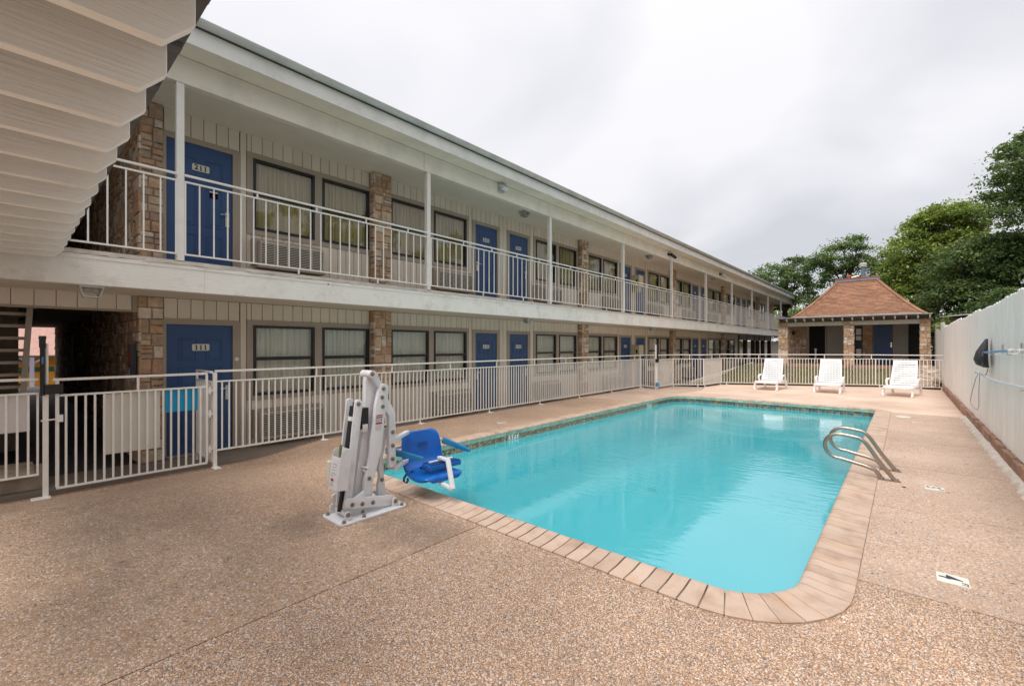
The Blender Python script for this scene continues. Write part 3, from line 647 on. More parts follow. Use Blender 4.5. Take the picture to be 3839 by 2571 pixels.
grab(6.87, 'nearer of the two looped stainless grab rails'); grab(7.43, 'farther of the two looped stainless grab rails')
# ------------------------------------------------------------------ stonework
def split_stones(w, h, rng, big=0.34):
    out = []; stack = [(0, 0, w, h)]
    while stack:
        x, y, a, b = stack.pop()
        if b > 0.24 and (b > a * 0.9 or b > 0.5):
            c = rng.uniform(0.3, 0.7) * b
            if b > 0.9: c = rng.uniform(0.1, 0.3) if rng.random() < .6 else rng.uniform(.4, .6) * b
            stack += [(x, y, a, c), (x, y + c, a, b - c)]
        elif a > big or (a > 0.2 and rng.random() < 0.45):
            c = rng.uniform(0.3, 0.7) * a
            if a > 2: c = rng.uniform(0.4, 0.6) * a
            stack += [(x, y, c, b), (x + c, y, a - c, b)]
        elif b > 0.12 and rng.random() < 0.35:
            c = rng.uniform(0.35, 0.65) * b; stack += [(x, y, a, c), (x, y + c, a, b - c)]
        else: out.append((x, y, a, b))
    return out
def stone_mb(mb, o, u, v, n, x, y, a, b, rng):
    g = 0.007; o, u, v, n = Vector(o), Vector(u), Vector(v), Vector(n)
    j = lambda k: rng.uniform(-k, k)
    x0, x1, y0, y1 = x + g, x + a - g, y + g, y + b - g
    c = [(x0 + j(.004), y0 + j(.004)), (x1 + j(.004), y0 + j(.004)), (x1 + j(.004), y1 + j(.004)), (x0 + j(.004), y1 + j(.004))]
    d = rng.uniform(0.014, 0.034); ins = min(0.012, a / 5, b / 5); mx_, my_ = x + a / 2, y + b / 2
    c2 = [(px + (ins if px < mx_ else -ins), py + (ins if py < my_ else -ins)) for px, py in c]
    P = lambda q, h: tuple(o + u * q[0] + v * q[1] + n * h)
    vs = [P(q, -0.01) for q in c] + [P(q, d * 0.6) for q in c] + [P(q, d + j(.005)) for q in c2]
    fs = [(8, 9, 10, 11)] + [(i, (i + 1) % 4, 4 + (i + 1) % 4, 4 + i) for i in range(4)] + [(4 + i, 4 + (i + 1) % 4, 8 + (i + 1) % 4, 8 + i) for i in range(4)]
    mb.add(vs, fs)
def stone_face(parent, o, u, v, n, w, h, seed, objects=True, big=0.34, name='stone'):
    rng = random.Random(seed); m = MB()
    for (x, y, a, b) in split_stones(w, h, rng, big):
        if objects:
            q = MB(); stone_mb(q, o, u, v, n, x, y, a, b, rng); q.build(name, 'stone', parent)
        else: stone_mb(m, o, u, v, n, x, y, a, b, rng)
    if not objects: m.build('stonework', 'stone', parent, kind='stuff')

# ------------------------------------------------------------------ motel
XF = -8.55; XB = -7.5
motel = empty('motel_building', (-16, 20, -0.17), label='long two storey motel wing with cream siding, blue doors and a white balcony', cat='building')
UNITS = []   # (door list, window pairs, ac list, number base) along the wing
UNITS.append(dict(doors=[(1.62, 2.52, 1, 1)], pairs=[((2.84, 3.915), (4.07, 5.08))], ac=[(2.87, 4.0, 'right of door %d11')], trimto=(None, 5.13)))
for k in range(3):
    c = 9.29 + 8.07 * k; n = 2 + 2 * k
    UNITS.append(dict(doors=[(c - 1.08, c - 0.25, 0, n), (c + 0.28, c + 1.10, 1, n + 1)],
                      pairs=[((c - 3.68, c - 2.63), (c - 2.47, c - 1.41)), ((c + 1.50, c + 2.55), (c + 2.73, c + 3.74))],
                      ac=[(c - 2.50, c - 1.36, 'left of door %%d1%d' % n), (c + 1.44, c + 2.58, 'right of door %%d1%d' % (n + 1))]))
PIERS = [5.12 + 8.07 * k for k in range(4)]
FLOORS = [dict(f=1, zb=-0.17, zt=2.325, door=(-0.115, 1.92), win=(0.714, 1.942), trim=(0.635, 2.035), ac=(-0.03, 0.425), cur='curtain_cream'),
          dict(f=2, zb=2.762, zt=5.262, door=(2.78, 4.815), win=(3.622, 4.858), trim=(3.53, 4.955), ac=(2.97, 3.395), cur='curtain_olive')]
NB = [0]
def digit1(mb, c, h, m):
    cx, cy, cz = c; X = cx; w = h * 0.11
    for (y0, y1, z0, z1) in ((-w, w, -h / 2, h / 2), (-w * 2.3, w * 2.3, -h / 2, -h / 2 + h * 0.09), (-w * 2.2, -w * .9, h * .30, h * .40)):
        mb.add([(X, cy + y0, cz + z0), (X, cy + y1, cz + z0), (X, cy + y1, cz + z1), (X, cy + y0, cz + z1)], [(0, 1, 2, 3)], m)
def number_plate(parent, y, z, num):
    m = MB()
    w, h, r = 0.118, 0.054, 0.018
    pts = []
    for (cy, cz, a0) in ((w - r, h - r, 0), (-w + r, h - r, 90), (-w + r, -h + r, 180), (w - r, -h + r, 270)):
        pts += [(y + cy + r * math.cos(R(a0 + t)), z + cz + r * math.sin(R(a0 + t))) for t in (0, 30, 60, 90)]
    m.prism(pts, 'x', -8.553, -8.546, 0)
    for i, ch in enumerate(str(num)):
        yy = y + (i - 1) * 0.062
        if ch == '1': digit1(m, (-8.5445, yy, z), 0.078, 1)
        else: put_text(m, ch, 0.112, (-8.5445, yy, z + 0.002), (0, 1, 0), (0, 0, 1), 1, 0.004, 0.92)
    return m.build('number_plate', ['plate_cream', 'ink_black'], parent)
def door(parent, y0, y1, z0, z1, side, num, xf=-8.56, detail=True):
    d = MB().box(xf - 0.03, xf, y0, y1, z0, z1)
    W = y1 - y0; H = z1 - z0
    for (a0, a1) in ((0.17, 0.44), (0.58, 0.84)):
        for (b0, b1) in ((0.06, 0.30), (0.37, 0.68), (0.74, 0.905)):
            ya, yb, za, zb = y0 + W * a0, y0 + W * a1, z0 + H * b0 * 0.95 + .03, z0 + H * b1 * 0.99
            for (p, q, r_, s_) in ((ya, yb, za, za + .018), (ya, yb, zb - .018, zb), (ya, ya + .018, za + .018, zb - .018), (yb - .018, yb, za + .018, zb - .018)):
                d.box(xf, xf + 0.009, p, q, r_, s_)
            d.box(xf, xf + 0.008, ya + .045, yb - .045, za + .045, zb - .045)
    o = d.build('door', 'door_blue', parent, bevel=0.0022, seg=1, label=('blue panelled door numbered %d' % num) if num else None)
    fr = MB()
    fr.box(-8.575, -8.53, y0 - 0.105, y0 - 0.003, z0 - 0.03, z1 + 0.09).box(-8.575, -8.53, y1 + 0.003, y1 + 0.115, z0 - 0.03, z1 + 0.09).box(-8.575, -8.532, y0 - .003, y1 + .003, z1 + 0.003, z1 + 0.09)
    fr.build('door_frame', 'trim_taupe', o)
    MB().box(-8.58, -8.515, y0, y1, z0 - 0.045, z0 - 0.004).build('threshold', 'steel', o)
    hy = y1 - 0.075 if side else y0 + 0.075; s = -1 if side else 1
    h = MB().box(xf, xf + 0.016, hy - 0.027, hy + 0.027, z0 + 0.92 - .12, z0 + 0.92 + 0.12).cyl((xf, hy, z0 + .99), (xf + .06, hy, z0 + .99), 0.013, 10)
    h.tube([(xf + .055, hy, z0 + .99), (xf + .058, hy + s * .06, z0 + .99), (xf + .055, hy + s * .11, z0 + .985)], 0.010, 8)
    h.build('handle', 'steel', o, smooth=True)
    if num: number_plate(o, (y0 + y1) / 2, z0 + 1.675, num)
    return o
def pane(x, y0, y1, z0, z1, o): MB().add([(x, y0, z0), (x, y1, z0), (x, y1, z1), (x, y0, z1)], [(0, 1, 2, 3)]).build('pane', 'glass', o, keep=True)
def window(parent, y0, y1, z0, z1, cur, detail=True):
    f = MB(); zm = z0 + (z1 - z0) * 0.525; t = 0.042
    f.box(-8.60, -8.515, y0, y1, z0, z0 + t).box(-8.60, -8.515, y0, y1, z1 - t, z1)
    f.box(-8.60, -8.517, y0, y0 + t, z0 + t, z1 - t).box(-8.60, -8.517, y1 - t, y1, z0 + t, z1 - t).box(-8.60, -8.525, y0 + t, y1 - t, zm - 0.03, zm + 0.03)
    o = f.build('window', 'window_black', parent)
    pane(-8.55, y0 + t, y1 - t, zm + .03, z1 - t, o)
    pane(-8.57, y0 + t, y1 - t, z0 + t, zm - .03, o)
    rng = random.Random(y0 * 31 + z0); n = 84 if detail else 30; vs = []; ph = rng.uniform(0, 6)
    yy = [y0 + (y1 - y0) * i / n for i in range(n + 1)]; am = 0.026; cum = ph
    for i, y in enumerate(yy):
        cum += (y1 - y0) / n * 2 * math.pi / (0.115 + 0.035 * math.sin(y * 9 + ph))
        for zz in (z0, zm, z1):
            k = 1.0 if zz < z1 else 0.75
            vs.append((-8.645 + am * k * math.sin(cum) + am * .5 * k * math.sin(cum * 2.3), y + (0 if zz > zm else .006 * math.sin(cum * .5)), zz))
    fs = []
    for i in range(n): fs += [(i * 3 + j, i * 3 + 3 + j, i * 3 + 4 + j, i * 3 + 1 + j) for j in (0, 1)]
    MB().add(vs, fs).build('curtain', cur, o, smooth=True)
    return o
OPEN = {1: [], 2: []}
DNUM = {}
for F in FLOORS:
    f = F['f']
    for U in UNITS:
        for (y0, y1, side, n) in U['doors']:
            num = f * 100 + 10 + n
            yy0 = y0; near = y0 < 12
            door(motel, y0, y1, F['door'][0], F['door'][1], side, num)
            OPEN[f].append((y0 - .10, y1 + .11, F['zb'] - 1, F['door'][1] + .09))
        for (a, b) in U['pairs']:
            t0, t1 = F['trim']; w0, w1 = F['win']
            ya, yb = a[0] - 0.1, min(b[1] + 0.09, U.get('trimto', (0, 1e9))[1])
            tr = MB().box(-8.575, -8.53, ya, yb, t0, w0 - .002).box(-8.575, -8.53, ya, yb, w1 + .002, t1)
            for (p, q) in ((ya, a[0] - .002), (a[1] + .002, b[0] - .002), (b[1] + .002, yb)):
                if q > p + .01: tr.box(-8.575, -8.532, p, q, w0 - .002, w1 + .002)
            tr.build('window_trim', 'trim_taupe', motel)
            OPEN[f].append((ya, yb, t0, t1))
            for (p, q) in (a, b): window(motel, p, q, w0, w1, F['cur'], a[0] < 14)
# upper floor goes on past the fourth pier, lower floor ends there
for (p, q) in ((29.95, 31.0), (31.15, 32.2)):
    for F in FLOORS: window(motel, p, q, *F['win'], F['cur'], False)
F = FLOORS[1]
for (y0, y1, s, n) in ((32.75, 33.5, 0, 218), (34.14, 34.95, 1, 219)):
    door(motel, y0, y1, *F['door'], s, n); OPEN[2].append((y0 - .1, y1 + .11, 2, F['door'][1] + .09))
for (p, q) in ((35.6, 36.6), (36.75, 37.6), (38.95, 39.8), (39.95, 40.8)): window(motel, p, q, *F['win'], F['cur'], False)
for f in (1, 2):
    F = FLOORS[f - 1]
    for (a, b) in (((29.85, 32.3),) if f == 1 else ((29.85, 32.3), (35.5, 37.7), (38.85, 40.9))): OPEN[f].append((a, b, *F['trim']))
    tr = MB()
    for (a, b) in (((29.85, 32.3),) if f == 1 else ((29.85, 32.3), (35.5, 37.7), (38.85, 40.9))):
        t0, t1 = F['trim']; w0, w1 = F['win']; tr.box(-8.575, -8.535, a, b, t0, w0).box(-8.575, -8.535, a, b, w1, t1)
        tr.box(-8.575, -8.534, (a + b) / 2 - .07, (a + b) / 2 + .07, w0, w1)
    tr.build('window_trim', 'trim_taupe', motel)
# siding boards and the grooved wall behind them
PITCH = 0.1755
def board_pieces(f, ya, yb):
    F = FLOORS[f - 1]; zlo = F['zb'] + (0.0 if f == 1 else 0.02); cuts = [ya, yb]
    for (a, b, z0, z1) in OPEN[f]:
        for c in (a, b):
            if ya < c < yb: cuts.append(c)
    cuts.sort(); out = []
    for p, q in zip(cuts[:-1], cuts[1:]):
        if q - p < 0.012: continue
        m = (p + q) / 2; z = zlo; segs = []
        hit = sorted((max(z0, zlo), z1) for (a, b, z0, z1) in OPEN[f] if a < m < b)
        for (z0, z1) in hit:
            if z0 > z + .02: segs.append((z, z0))
            z = z1
        if F['zt'] > z + .02: segs.append((z, F['zt']))
        out += [(p, q, s0, s1) for s0, s1 in segs]
    return out
bmesh_cache = {}
def board_obj(p, q, z0, z1):
    g = 0.0055
    MB().prism([(XF - .02, p + g), (XF - .003, p + g), (XF, p + g + .004), (XF, q - g - .004), (XF - .003, q - g), (XF - .02, q - g)], 'z', z0 + .001, z1 - .001).build('siding_board', 'siding_cream', motel)
for f in (1, 2):
    F = FLOORS[f - 1]; far = MB(); back = MB()
    y = 1.585; yend = 33.0 if f == 1 else 43.2
    while y < yend:
        inpier = any(p - .02 < y + PITCH / 2 < p + .42 for p in PIERS)
        if not inpier:
            for (p, q, z0, z1) in board_pieces(f, y, y + PITCH):
                if y < 14.5: board_obj(p, q, z0, z1)
                else: far.box(XF - .02, XF, p + .008, q - .008, z0, z1)
        for (p, q, z0, z1) in board_pieces(f, y, y + PITCH): back.box(-8.72, XF - .012, p, q, z0, z1)
        y += PITCH
    far.build('siding_rows', 'siding_cream', motel, kind='stuff'); back.build('wall', 'groove_tan', motel)
# wing left of the passage, seen only from other positions
for (z0, z1) in ((-0.17, 2.325), (2.762, 5.262)):
    m = MB(); y = -9.0
    while y < -1.62: m.box(XF - .02, XF, y + .003, y + PITCH - .003, z0, z1); y += PITCH
    m.build('siding_rows', 'siding_cream', motel, kind='stuff'); MB().box(-8.8, XF - .012, -9, -1.6, z0, z1).build('wall', 'groove_tan', motel)
# inner room volume, ceilings, floors
MB().box(-26.5, -8.74, 1.32, 33.0, -0.17, 5.26).box(-26.5, -8.74, 33.0, 43.2, 2.5, 5.26).box(-26.5, -8.82, -9, -1.62, -0.17, 5.26).build('room_core', 'dark_room', motel)
MB().box(-8.545, XB - .02, -9, 47.9, 2.33, 2.62).build('balcony_soffit', 'soffit_paint', motel)
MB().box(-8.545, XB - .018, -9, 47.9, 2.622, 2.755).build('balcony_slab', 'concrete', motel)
for a, b in ((-9, -3.7), (-3.7, 1.855), (1.857, 7.9), (7.902, 14.1), (14.102, 20.3), (20.302, 27), (27.002, 34), (34.002, 41), (41.002, 47.95)):
    MB().box(XB - .015, XB + .025, a, b, 2.335, 2.70).build('fascia_board', 'white_wood', motel)
    MB().box(XB + .0255, XB + .033, a, b, 2.650, 2.70).build('fascia_cap', 'white_wood', motel)
rng = random.Random(8); vs = []; fs = []; yy = -9.0; k = 0
while yy < 47.9:
    ox = rng.uniform(0.0, 0.016); oz = rng.uniform(-.01, .006)
    vs += [(XB - .03, yy, 2.703), (XB + .032 + ox, yy, 2.703 + oz), (XB + .034 + ox * .8, yy, 2.735 + oz * .4), (XB + .01 + ox * .5, yy, 2.762), (XB - .03, yy, 2.762)]
    if k: fs += [(5 * (k - 1) + i, 5 * (k - 1) + (i + 1) % 5, 5 * k + (i + 1) % 5, 5 * k + i) for i in range(5)]
    k += 1; yy += rng.uniform(.03, .11)
MB().add(vs, fs).build('slab_lip', 'concrete_pale', motel)
MB().box(-26.5, XB - .05, -9, 48, 5.264, 5.40).build('ceiling', 'soffit_paint', motel)
ye = [-9, 5.703, 10.01, 14.40, 18.7, 23.1, 27.6, 32.1, 36.7, 41.2, 48]
for a, b in zip(ye[:-1], ye[1:]): MB().box(XB - .047, XB + .045, a + .007, b - .007, 5.215, 5.566).build('balcony_beam', 'eave_paint', motel)
MB().box(XB - .06, XB + .06, -9, 48, 5.20, 5.2145).build('beam_trim', 'eave_paint', motel)
for a, b in ((-9, 1.05), (1.054, 12.2), (12.204, 24.4), (24.404, 36), (36.004, 48.3)): MB().box(XB + .040, -7.085, a, b, 5.575, 5.592).build('eave_board', 'eave_paint', motel)
MB().box(-7.083, -7.055, -9, 48.4, 5.565, 5.80).build('eave_fascia', 'fascia_white', motel)
g = []
for k in range(9): a = R(180 + 180 * k / 8); g.append((-6.985 + .066 * math.cos(a), 5.885 + .085 * math.sin(a)))
g2 = [(x * 1.0 + (.006 if x < -6.985 else -.006), z + .008) for x, z in g[::-1]]
for a, b in ((-9, 3.2), (3.21, 12.0), (12.01, 21), (21.01, 30), (30.01, 39), (39.01, 48.45)):
    MB().prism(g + g2, 'y', a, b).build('gutter', 'gutter_metal', motel, smooth=True)
jt = MB()
for y in (3.2, 12.0, 21, 30, 39): jt.prism([(x + (.004 if x > -6.985 else -.004), z - .004) for x, z in g] + g2, 'y', y - .03, y + .04)
jt.build('gutter_joint', 'gutter_metal', motel)
MB().box(XB - .045, XB + .036, -9, 48, 5.23, 5.60).build('beam_core', 'groove_tan', motel)
MB().prism([(-7.085, 5.80), (-7.06, 5.89), (-17.3, 7.6), (-27.6, 5.93), (-27.6, 5.80)], 'y', -9, 48.4).build('roof', 'dark_slab', motel)
POSTS = [1.57, 5.826, 10.1, 14.45, 18.83, 23.23, 27.73, 32.25, 36.8, 41.36, 46.05, 47.62]
pm = MB().box(-.045, .045, -.045, .045, 2.757, 5.20).mesh('post', 'white_metal', bevel=.004)
for y in POSTS: link('post', pm, (XB + .0, y, 0), motel)
for y in (-3.3, -7.6): link('post', pm, (XB, y, 0), motel)
bk = MB()
for y in (1.3,) : pass
# stone piers
def pier(y0, y1, z0, z1, seed, objects):
    mb = MB().box(-8.74, -8.40, y0 + .012, y1 - .012, z0, z1)
    o = mb.build('stone_pier', 'mortar', motel)
    stone_face(o, (-8.40, y0, z0), (0, 1, 0), (0, 0, 1), (1, 0, 0), y1 - y0, z1 - z0, seed, objects, 0.30)
    stone_face(o, (-8.55, y0 + .012, z0), (1, 0, 0), (0, 0, 1), (0, -1, 0), 0.17, z1 - z0, seed + 50, objects, 0.30)
for i, y in enumerate(PIERS):
    for F in FLOORS: pier(y, y + .42, F['zb'] if F['f'] == 1 else 2.76, F['zt'], 11 * i + F['f'], i < 2)
for (y0, y1) in ((37.9, 38.5), (42.6, 43.3)): pier(y0, y1, 2.76, 5.262, int(y0), False)
# corner of the passage: front face and the long side wall
for F in FLOORS:
    z0, z1 = F['zb'], F['zt']; o = MB().box(-26.5, -8.53, 1.305, 1.57, z0, z1).build('stone_pier', 'mortar', motel)
    stone_face(o, (-8.53, 1.295, z0), (0, 1, 0), (0, 0, 1), (1, 0, 0), 0.285, z1 - z0, 101 + F['f'], True, .24)
    stone_face(o, (-8.50, 1.305, z0), (-1, 0, 0), (0, 0, 1), (0, -1, 0), 2.4, z1 - z0, 111 + F['f'], True, .5)
    stone_face(o, (-10.9, 1.305, z0), (-1, 0, 0), (0, 0, 1), (0, -1, 0), 15.4, z1 - z0, 121 + F['f'], False, .5)
    o = MB().box(-26.5, -8.6, -1.62, -1.60, z0, z1).build('passage_wall', 'mortar', motel)
MB().box(-26.5, -11.2, -.02, .12, -.17, 2.33).box(-11.35, -11.2, -1.6, -.02, -.17, 2.33).build('passage_wall', 'mortar', motel)
MB().box(-26.5, -8.56, -1.6, 1.30, 2.33, 2.75).build('passage_ceiling', 'soffit_paint', motel)
MB().box(-26.6, -26.45, -1.6, 1.30, 2.76, 5.26).build('passage_end_wall', 'groove_tan', motel)
y = -1.6; hd = MB().box(-8.66, -8.565, -1.6, 1.285, 2.10, 2.33).build('passage_header', 'groove_tan', motel)
while y < 1.27:
    y1 = min(y + .203, 1.21); MB().box(-8.565, -8.548, y + .004, y1 - .004, 2.115, 2.329).build('siding_board', 'siding_cream', hd); y += .203
    if y >= 1.2: break
MB().box(-8.66, -8.535, -1.6, 1.28, 2.085, 2.113).box(-8.60, -8.538, 1.215, 1.285, 2.113, 2.329).build('header_trim', 'trim_taupe', hd)
# undercroft columns below the far upper floor
for y in (33.15, 35.2, 37.4, 38.8, 40.5, 42.8):
    MB().box(-8.75, -8.5, y - .13, y + .13, -.19, 2.33).build('column', 'brown_post', motel)
for y in (36.2, 39.6, 42.8): MB().box(-14.2, -13.95, y - .13, y + .13, -.19, 2.5).build('column', 'brown_post', motel)
MB().box(-8.75, -8.5, 33.3, 43.0, 1.98, 2.329).build('undercroft_header', 'groove_tan', motel)
MB().box(-26.5, -26.3, 33.2, 43, -.2, 2.5).build('wall', 'groove_tan', motel)
# paper tag on the upper door
m = MB().box(-8.556, -8.552, 2.19, 2.31, 4.01, 4.12); put_text(m, 'DO NOT', .022, (-8.5505, 2.25, 4.088), (0, 1, 0), (0, 0, 1), 1, .001); put_text(m, 'DISTURB', .018, (-8.5505, 2.25, 4.045), (0, 1, 0), (0, 0, 1), 2, .001)
tag(m.build('door_hanger', ['sign_white', 'ink_black', 'ink_red']), 'small white and red DO NOT DISTURB tag on door 211', 'door tag')
m = MB().cyl((-8.53, 2.58, 1.36), (-8.522, 2.58, 1.36), .032, 18); put_text(m, '111', .022, (-8.5215, 2.58, 1.36), (0, 1, 0), (0, 0, 1), 1, .0005)
tag(m.build('door_sticker', ['sign_white', 'ink_grey']), 'round pale sticker on the frame right of door 111', 'sticker')

# air conditioners: casing and slatted grille
def ac_unit(y0, y1, z0, z1, label, full):
    e = empty('air_conditioner', (-8.4, (y0 + y1) / 2, z0), label=label, cat='air conditioner', group='beige air conditioners under the windows')
    c = MB(); X = -8.30
    c.box(-8.56, X - .02, y0, y1, z0, z0 + .02).box(-8.56, X - .02, y0, y1, z1 - .02, z1).box(-8.56, X - .02, y0, y0 + .02, z0 + .02, z1 - .02).box(-8.56, X - .02, y1 - .02, y1, z0 + .02, z1 - .02)
    c.build('casing', 'ac_beige', e)
    b = MB().box(X - .06, X - .03, y0 + .02, y1 - .02, z0 + .02, z1 - .02).build('coil', 'ac_dark', e)
    g = MB(); n = 12; H = z1 - z0; W = y1 - y0
    g.box(X - .02, X, y0 + .01, y1 - .01, z0 + .005, z0 + .03).box(X - .02, X, y0 + .01, y1 - .01, z1 - .03, z1 - .005)
    nv = 5
    for i in range(nv + 1):
        yc = y0 + .018 + (W - .036) * i / nv; g.box(X - .018, X - .001, yc - .006, yc + .006, z0 + .03, z1 - .03)
    g.build('grille', 'ac_beige', e)
    s = MB().box(X - .026, X + .002, y0 + .02, y1 - .02, -.0066, .0066)
    zs = [z0 + .03 + (H - .06) * (i + .5) / n for i in range(n)]
    if full:
        me = s.mesh('slat', 'ac_beige')
        for z in zs: link('slat', me, (0, 0, z), e)
    else:
        a = MB()
        for z in zs: a.merge(s, (0, 0, z))
        a.build('slat_rows', 'ac_beige', e, kind='stuff')
    MB().box(-8.57, -8.40, y0 - .07, y0 - .004, z0 + .03, z1 + .05).box(-8.57, -8.40, y0 - .004, y1 + .01, z1 + .004, z1 + .05).build('sleeve', 'trim_taupe', e)
    if z0 > 2: MB().box(-8.55, -8.29, y0 - .03, y1 + .02, z0 - .035, z0 - .004).build('drip_tray', 'trim_taupe', e)
for F in FLOORS:
    for i, U in enumerate(UNITS):
        for (y0, y1, lab) in U['ac']:
            ac_n = globals().setdefault('ac_n', {}); ac_n[F['f']] = ac_n.get(F['f'], -1) + 1
            word = ['nearest', 'second', 'third', 'fourth', 'fifth', 'sixth', 'farthest'][ac_n[F['f']]]
            ac_unit(y0, y1, *F['ac'], '%s air conditioner of the %s row, %s' % (word, ('ground floor', 'upper floor')[F['f'] - 1], lab % F['f']), i <= 1)

# ------------------------------------------------------------------ iron fences and railings
def rail_run(name, p, q, label, cat, group, z_bot, z_mid, z_top, spacing, stub, feet=(), foot_z=None, ends=(), thick=.019, mid_extra=True, stuff=False, fr_off=None):
    p, q = Vector((*p, 0)), Vector((*q, 0)); d = q - p; L = d.length; u = d.normalized(); ang = math.atan2(u.y, u.x)
    e = empty(name, (p.x, p.y, z_bot), label=label, cat=cat, group=group)
    MB().bar((p.x, p.y, z_top), (q.x, q.y, z_top), .036, .03).build('top_rail', 'white_metal', e, bevel=.003, seg=1)
    MB().bar((p.x, p.y, z_mid), (q.x, q.y, z_mid), .027, .022).build('middle_rail', 'white_metal', e)
    MB().bar((p.x, p.y, z_bot), (q.x, q.y, z_bot), .027, .022).build('bottom_rail', 'white_metal', e)
    b = MB().box(-thick / 2, thick / 2, -thick / 2, thick / 2, z_bot + .011, z_mid - .011); me = b.mesh('baluster', 'white_metal')
    n = max(1, round(L / spacing)); allb = MB()
    for i in range(n + 1):
        c = p + u * min(max(i * L / n, thick / 2), L - thick / 2)
        if stuff: allb.box(c.x - thick / 2, c.x + thick / 2, c.y - thick / 2, c.y + thick / 2, z_bot + .011, z_mid - .011)
        else: link('baluster', me, (c.x, c.y, 0), e, rot=(0, 0, ang))
    if stuff: allb.build('baluster_row', 'white_metal', e, kind='stuff')
    k = 1
    while k * stub < L - .1:
        c = p + u * (k * stub); MB().box(c.x - .011, c.x + .011, c.y - .011, c.y + .011, z_mid + .011, z_top - .015).build('stub', 'white_metal', e); k += 1
    nn = Vector((-u.y, u.x, 0))
    for t in feet:
        c = p + u * t; fz = foot_z if foot_z is not None else z_bot - .1
        f = MB().box(c.x - .012, c.x + .012, c.y - .012, c.y + .012, fz, z_bot - .011).build('foot', 'white_metal', e)
        if fr_off is None or fr_off: MB().box(c.x - .03, c.x + .10, c.y - .045, c.y + .045, fz + .001, fz + .009).build('foot_plate', 'white_metal', f)
    for (t, z0, z1, w) in ends:
        c = p + u * t; MB().box(c.x - w / 2, c.x + w / 2, c.y - w / 2, c.y + w / 2, z0, z1).build('post', 'white_metal', e, bevel=.003, seg=1)
    return e
RG = 'white iron railings between the balcony posts'
yl = [.47] + POSTS
nth = ['first', 'second', 'third', 'fourth', 'fifth', 'sixth', 'seventh', 'eighth', 'ninth', 'tenth', 'eleventh', 'twelfth']
for i, (a, b) in enumerate(zip(yl[:-1], yl[1:])):
    a2 = a + (.045 if i else 0); b2 = b - .045
    lab = ('short white balcony railing left of the nearest post, meeting the overhead walkway' if i == 0 else
           'white balcony railing in the %s bay to the right of the nearest post' % nth[i - 1])
    rail_run('balcony_railing', (-7.45, a2), (-7.45, b2), lab, 'railing', RG, 2.845, 3.845, 3.935, .1735, .92 if i else 5, feet=[(b2 - a2) * .37, (b2 - a2) * .72] if i else [], foot_z=2.763, fr_off=False, stuff=i > 6, thick=.017)
# pool fence along the walkway
FG = 'white iron fences around the pool deck'
XFN = -7.42
fz = lambda y: deck_z(XFN, y)
fe = rail_run('pool_fence', (XFN, 1.965), (XFN, 15.72), 'long white iron pool fence running along the front of the motel doors', 'fence', FG, .088, 1.075, 1.222, .0905, 1.47, ends=[(.0, -.155, 1.2, .048), (13.7, 0.0, 1.2, .04)])
for y in (3.55, 5.57, 7.59, 9.55, 11.5, 13.5):
    z = fz(y); f = MB().box(XFN - .011, XFN + .011, y - .011, y + .011, z, .077).build('foot', 'white_metal', fe)
    MB().box(XFN - .03, XFN + .10, y - .05, y + .05, z + .001, z + .009).build('foot_plate', 'white_metal', f)
MB().box(XFN - .03, XFN + .16, 1.92, 2.01, -.156, -.146).build('foot_plate', 'white_metal', fe)
rail_run('pool_fence', (-7.44, 1.935), (-8.22, 1.935), 'short white iron return fence behind the gate post in front of door 111', 'fence', FG, -.06, 1.07, 1.207, .10, .7, ends=[(.76, -.17, 1.2, .03)])
# gate
ge = empty('iron_gate', (XFN, .36, -.08), label='white iron gate with cream and cyan sign boards in front of door 111', cat='gate', group='white iron gates')
def gbar(nm, *b): return MB().box(*b).build(nm, 'white_metal', ge, bevel=.002, seg=1)
gbar('top_rail', XFN - .016, XFN + .016, .345, 1.875, 1.178, 1.208); gbar('middle_rail', XFN - .013, XFN + .013, .40, 1.85, .994, 1.018)
gbar('bottom_rail', XFN - .013, XFN + .013, .375, 1.875, -.085, -.060); gbar('side_bar', XFN - .015, XFN + .015, .366, .398, -.06, 1.19); gbar('side_bar', XFN - .015, XFN + .015, 1.852, 1.88, -.06, 1.178)
gbar('stub', XFN - .012, XFN + .012, 1.10, 1.125, 1.018, 1.178)
gm = MB().box(-.0105, .0105, -.0105, .0105, -.06, .994).mesh('baluster', 'white_metal')
for k in range(17): link('baluster', gm, (XFN, .455 + k * .0835, 0), ge)
for z in (.12, .62, .95): MB().cyl((XFN + .005, 1.905, z - .05), (XFN + .005, 1.905, z + .05), .014, 10).box(XFN, XFN + .01, 1.88, 1.94, z - .02, z + .02).build('hinge', 'white_metal', ge)
MB().cyl((XFN + .02, .25, .727), (XFN + .02, .42, .74), .009, 8).box(XFN - .02, XFN + .035, .375, .43, .70, .78).build('latch', 'white_metal', ge)
# sign boards hung behind the bars
tag(MB().box(-7.452, -7.446, .785, 1.345, .235, .985).build('sign_board', 'sign_cream'), 'large cream sign board, seen from the back, tied to the near gate', 'sign')
tag(MB().box(-7.452, -7.446, 1.40, 1.765, .69, .99).build('sign_board', 'sign_cyan'), 'bright cyan sign board tied to the near gate beside the cream one', 'sign')
tag(MB().box(-7.452, -7.446, -.9, .165, .62, 1.03).build('sign_board', 'sign_white'), 'white sign board tied to the fence left of the near gate', 'sign')
rail_run('pool_fence', (XFN, .235), (XFN, -3.9), 'white iron fence left of the near gate, with a white sign board', 'fence', FG, .12, 1.045, 1.206, .083, 1.6, ends=[])
gp = empty('gate_post', (XFN, .288, -.16), label='square white gate post with pole and black latch tube at the near gate', cat='gate post')
MB().box(XFN - .024, XFN + .024, .264, .312, -.155, 1.03).build('post', 'white_metal', gp, bevel=.004)
